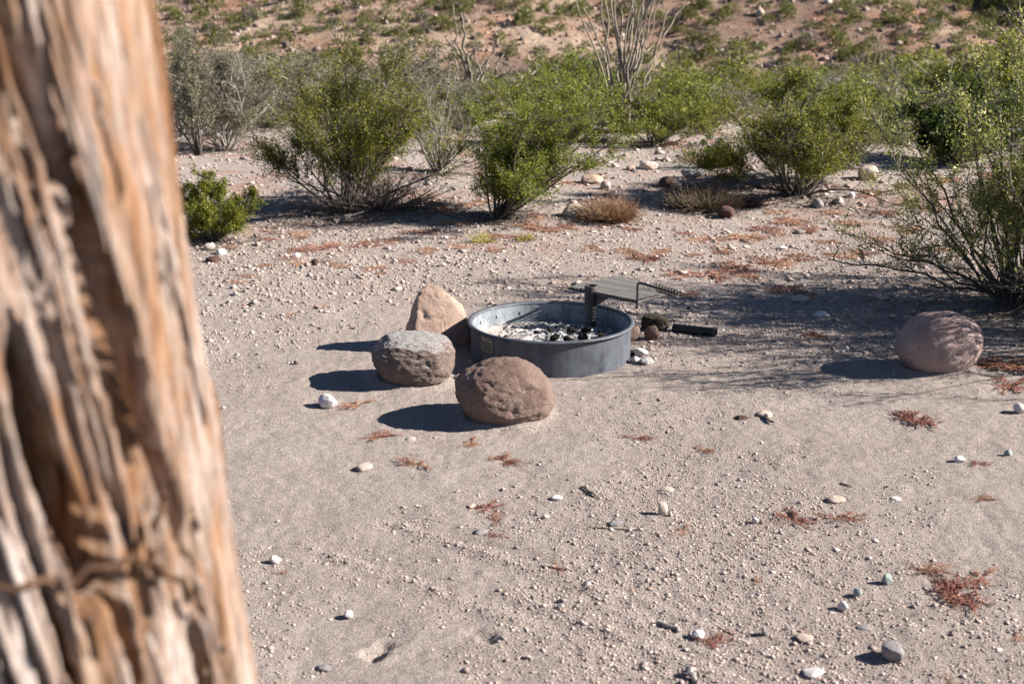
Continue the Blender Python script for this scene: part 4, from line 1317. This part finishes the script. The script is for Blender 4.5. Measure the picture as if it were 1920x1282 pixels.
# ------------------------------------------------------------------ red dried herbs flat on the sand
def herb_mesh(name, seed, mat, nst=16, nsub=9, leafn=7, r=.5, hgt=.07, leaf=.03):
    """flat mat of radius r (unit), later scaled"""
    rs = np.random.RandomState(seed)
    phi = rs.rand(nst) * 6.283
    d = np.stack([np.cos(phi), np.sin(phi), .12 * np.ones(nst)], -1)
    P = grow(rs, np.zeros((nst, 3)), d, r * (.45 + .6 * rs.rand(nst)), 6, .25, -.01)
    i = np.repeat(np.arange(nst), nsub); t_ = .2 + .8 * rs.rand(len(i))
    p, dd = interp(P, i, np.minimum(t_, .999)); dd = dd + .8 * rs.normal(size=dd.shape) * np.array([1, 1, .4]); dd /= np.linalg.norm(dd, axis=1)[:, None]
    S = grow(rs, p, dd, r * .28 * (.4 + .8 * rs.rand(len(i))), 4, .3, -.01)
    for Q in (P, S): Q[:, :, 2] = np.clip(np.abs(Q[:, :, 2]) * .7, .003, hgt)
    v1, f1 = tubes(P, .006 * np.ones((len(P), 6)), 3); v2, f2 = tubes(S, .0042 * np.ones((len(S), 4)), 3)
    i3 = np.repeat(np.arange(len(S)), leafn); p, _ = interp(S, i3, rs.rand(len(i3)) * .999); p = p + rs.normal(size=p.shape) * np.array([.012, .012, .008]); p[:, 2] = np.maximum(p[:, 2], .004)
    v3, f3 = leaves(rs, p, leaf)
    return fast_mesh(name, np.concatenate([v1, v2, v3]), np.concatenate([f1, f2 + len(v1), f3 + len(v1) + len(v2)]), mat)


hf = [herb_mesh('red_herb', 300 + k, M['leaf_red'], nst=(9, 14, 20, 12)[k], nsub=14, leafn=6, leaf=.02) for k in range(4)]
hb = [herb_mesh('red_herb_mat', 310 + k, M['leaf_red_back'], nst=14, nsub=9, leafn=6, leaf=.030, hgt=.03) for k in range(4)]
HF = [(1795, 1115, 130, 2, 'largest dense red herb mat at the lower right'), (1745, 1072, 70, 1, 'orange red sprig just above the largest red mat'), (1840, 1085, 90, 0, 'red herb trailing right of the largest red mat'),
      (1492, 976, 80, 1, 'curled dark red herb, left of the pair on the right sand'), (1572, 976, 80, 0, 'curled red herb, right of the pair on the right sand'), (1345, 1203, 75, 3, 'ring shaped red herb at the lower middle'),
      (1715, 788, 95, 2, 'orange red herb below the lone boulder'), (1843, 937, 40, 1, 'small orange herb near the right edge'), (1280, 995, 55, 0, 'thin red sprig under the upright cream pebble'),
      (1320, 845, 45, 0, 'faint red sprig in the middle of the open sand'), (1835, 873, 40, 3, 'small red sprig right of the white stone'), (1420, 1092, 30, 0, 'tiny red sprig between the two lower stones'),
      (780, 872, 70, 0, 'dark red sprig right of the flat cream stone'), (710, 820, 60, 1, 'red sprig above the flat cream stone'), (885, 830, 50, 0, 'red sprig below the front boulder'), (945, 865, 70, 3, 'mixed red and green sprig in the middle sand'),
      (920, 950, 60, 1, 'red sprig beside the thin pale stone'), (930, 975, 50, 0, 'lower red sprig beside the thin pale stone'), (935, 1005, 40, 0, 'pale red sprig right of the light grey stone'), (670, 760, 60, 0, 'red sprig behind the white quartz stone'),
      (1045, 1065, 40, 0, 'tiny red sprig by the straight twig'), (1195, 822, 50, 0, 'reddish sprig right of the front boulder'), (1910, 1195, 30, 1, 'red sprig cut by the right edge'), (1775, 1275, 40, 0, 'red sprig at the bottom edge'),
      (1900, 690, 130, 2, 'orange herb patch right of the lone boulder'), (1890, 725, 90, 1, 'orange herb below the patch right of the lone boulder'), (1530, 632, 50, 1, 'rust coloured herb left of the lone boulder in shade'), (525, 1075, 25, 0, 'tiny rust sprig by the white stone near the trunk')]
for k, (u, v, w, j, lab) in enumerate(HF):
    p = at(u, v); s = w * mpp(p)
    o = link('red_herb', hf[j], (p.x, p.y, float(H_fine(p.x, p.y)) + .001)); o.scale = (s, s * 1.5, s); o.rotation_euler = (0, 0, k * 1.1)
    tag(o, lab, 'dried herb')
rnd = random.Random(41)
HB = [(600, 465, 90), (560, 470, 60), (680, 462, 70), (740, 455, 60), (560, 495, 60), (500, 498, 50), (640, 500, 60), (700, 505, 60), (800, 470, 60), (860, 465, 50), (450, 530, 50), (430, 465, 50), (760, 490, 50), (820, 395, 80), (880, 385, 90), (990, 425, 90), (1030, 432, 80), (1060, 425, 60), (930, 470, 50),
      (1110, 470, 60), (1210, 485, 110), (1170, 470, 60), (1240, 470, 60), (1300, 480, 50), (1330, 450, 70), (1390, 448, 100), (1430, 432, 90), (1480, 418, 90), (1520, 430, 70), (1550, 455, 70), (1440, 490, 110), (1380, 500, 90), (1320, 515, 120), (1400, 515, 90), (1500, 485, 80), (1580, 480, 70), (1620, 475, 60), (1600, 420, 80), (1660, 400, 80), (1700, 430, 80), (1740, 395, 70),
      (1560, 400, 60), (1450, 400, 60), (1180, 430, 60), (1350, 470, 60), (1290, 555, 60), (1240, 540, 50), (1480, 545, 90), (1510, 552, 60), (1640, 360, 80), (1700, 350, 80), (1780, 340, 90), (1850, 330, 90), (1560, 350, 50), (1080, 345, 70), (1120, 335, 60), (1150, 372, 60), (1000, 405, 60), (780, 435, 60), (470, 520, 40), (540, 590, 35), (600, 575, 30),
      (1160, 545, 50), (940, 445, 70), (1285, 440, 50), (1650, 450, 60), (1760, 470, 60), (1830, 440, 60), (1690, 480, 50), (1250, 270, 90), (1400, 210, 60), (1300, 300, 60), (560, 440, 70), (500, 450, 50), (850, 420, 60)]
for k, (u, v, w) in enumerate(HB):
    for rep in range(2 if w > 55 else 1):
        uu, vv2 = u + rnd.uniform(-.35, .35) * w * rep, v + rnd.uniform(-8, 8) * rep
        p = at(uu, vv2); s = w * mpp(p) * (1.0 if rep == 0 else .7)
        o = link('red_herb_mat', hb[rnd.randrange(4)], (p.x, p.y, float(H_fine(p.x, p.y)) + .002)); o.scale = (s, s * rnd.uniform(.8, 1.5), s * .8); o.rotation_euler = (0, 0, rnd.uniform(0, 6.28))
        z_ = 'behind the boulders at the left' if uu < 780 else 'in front of the central creosote' if uu < 1080 else 'beyond the cooking grate' if uu < 1340 else 'in front of the vase shaped creosote' if uu < 1620 else 'under the shrub at the right edge'
        tag(o, 'salmon red dried herb mat ' + z_, 'dried herb', 'salmon red herb mats ' + z_)


# ------------------------------------------------------------------ the shaggy trunk in the near left
TR = .26


def trunk():
    ax0 = Vector((-.557, 1.235, 1.45))      # a point on the axis
    tilt = -.100                            # x per z
    na, nz = 520, 620
    z = np.linspace(-1.50, 1.25, nz)
    th = np.linspace(-np.pi, np.pi, na, endpoint=False)
    TH, Z = np.meshgrid(th, z)
    # coordinates that follow the grain: it twists slowly round the trunk
    g = TH + .42 * Z + .05 * pn(Z * 5, TH * 1.2, 1)
    cx, cy = np.cos(g), np.sin(g)
    # the side towards the sun is worn smooth, the rest is deeply furrowed
    am = .30 + .70 * sstep(.28, .50, np.abs((g + 0.02 + np.pi) % (2 * np.pi) - np.pi) + .07 * pn(cx * 4, Z * 4, 2))
    r = TR + .004 * fbm(cx * 3, cy * 3, Z * .9, 3) + am * (.010 * fbm(cx * 9, cy * 9, Z * 2.2, 3) + .008 * fbm(cx * 24, cy * 24, Z * 5 + 3, 3) + .003 * fbm(cx * 70, cy * 70, Z * 12, 3))
    ridge = 1 - np.abs(pn(cx * 17, cy * 17, Z * 3.4 + 9)) * 2
    r = r + .007 * ridge * am
    slit = pn(cx * 16, cy * 16, Z * 3.2 + 30) + .08 * pn(cx * 40, cy * 40, Z * 3)
    r = r - .045 * sstep(.30, .46, slit) * sstep(.4, .9, am)
    slit2 = pn(cx * 27 + 4, cy * 27, Z * 6.2 + 3)
    r = r - .020 * sstep(.38, .5, slit2) * am
    r = r + .05 * sstep(.6, 1.5, -Z - .0)      # flare towards the ground
    # deep splits: (theta, z0, z1, width, depth)
    for (t0, z0, z1, w, dp, sl) in SPLITS:
        zc_, hl_ = (z0 + z1) / 2, (z1 - z0) / 2
        q = np.clip(1 - ((Z - zc_) / hl_) ** 2, 0, 1)
        tc = t0 + sl * (Z - zc_) + .03 * pn(Z * 6, t0 * 5)
        dt = (TH - tc + np.pi) % (2 * np.pi) - np.pi
        r = r - dp * q ** .5 * np.exp(-(dt / (w * (.3 + .7 * q))) ** 8)
    x = ax0.x + tilt * Z + r * np.cos(TH); y = ax0.y + r * np.sin(TH)
    v = np.stack([x, y, Z + ax0.z], -1).reshape(-1, 3)
    i = np.arange(na * nz).reshape(nz, na)
    f = np.stack([i[:-1], np.roll(i, -1, 1)[:-1], np.roll(i, -1, 1)[1:], i[1:]], -1).reshape(-1, 4)
    gz = hz(ax0.x, ax0.y)
    root = empty('old_trunk', (ax0.x + .10, ax0.y, gz), 'shaggy weathered orange and grey wooden trunk close to the camera at the left', 'tree trunk')
    o3 = Vector(root.location)
    v = v - np.array(o3)[None]
    link('trunk', fast_mesh('trunk', v, f, M['bark'], True), parent=root)
    # top closes with a disc
    top = v[-na:]; c0_ = top.mean(0)
    vv = np.concatenate([top, [c0_ + np.array([0, 0, .02])]])
    link('cut_top', fast_mesh('cut_top', vv, np.array([[k, (k + 1) % na, na] for k in range(na)]), M['bark']), parent=root)

    def surf(t, zz, out=0.0):
        return Vector((ax0.x + tilt * zz + (TR + .018 + out) * math.cos(t), ax0.y + (TR + .018 + out) * math.sin(t), ax0.z + zz)) - o3
    rnd = random.Random(8)
    # peeling fibre strips of bark
    for k in range(34):
        t = rnd.uniform(-1.1, -.34) if k % 5 else rnd.uniform(-.3, .0); z0_ = rnd.uniform(-.55, .22); ln = rnd.uniform(.08, .22); w = rnd.uniform(.0022, .0048)
        pts = [surf(t - .42 * (ln * q / 7) + rnd.uniform(-.006, .006), z0_ + ln * q / 7, rnd.uniform(-.008, -.002) - (.008 if k % 5 == 0 else 0)) for q in range(8)]
        b = MB(); b.tube(pts, [w * .4, w, w * 1.1, w, w * 1.1, w * .9, w, w * .3], 6)
        link('bark_strip', b.mesh('bark_strip', M['bark'], auto=80), parent=root)
    # a thin dead stem wound round it and a knot
    for (t0, t1, z0_, z1_, w) in ((-1.1, -.60, -.222, -.232, .0034), (-.62, -.36, -.228, -.30, .0034), (-.56, -.46, -.235, -.185, .0035)):
        pts = [surf(t0 + (t1 - t0) * q / 9, z0_ + (z1_ - z0_) * q / 9 + rnd.uniform(-.008, .008), rnd.uniform(-.010, .002)) for q in range(10)]
        b = MB(); b.tube(pts, [w * (.6 + .5 * rnd.random()) for _ in pts], 8)
        link('dead_stem', b.mesh('dead_stem', M['vine'], auto=80), parent=root)


SPLITS = [(-.46, -.20, .10, .044, .17, -.35), (-.80, -.26, -.03, .060, .15, -.3), (-.62, .06, .24, .040, .07, -.75), (-.70, .10, .30, .03, .05, -.6), (-.54, -.06, .06, .030, .06, -.5), (-.37, -.28, -.12, .035, .07, -.4),
          (-.24, -.36, -.22, .028, .045, -.5), (-.64, -.46, -.27, .032, .07, -.45), (-.34, -.44, -.32, .034, .07, -.5), (-.20, -.48, -.36, .03, .05, -.4)]
trunk()
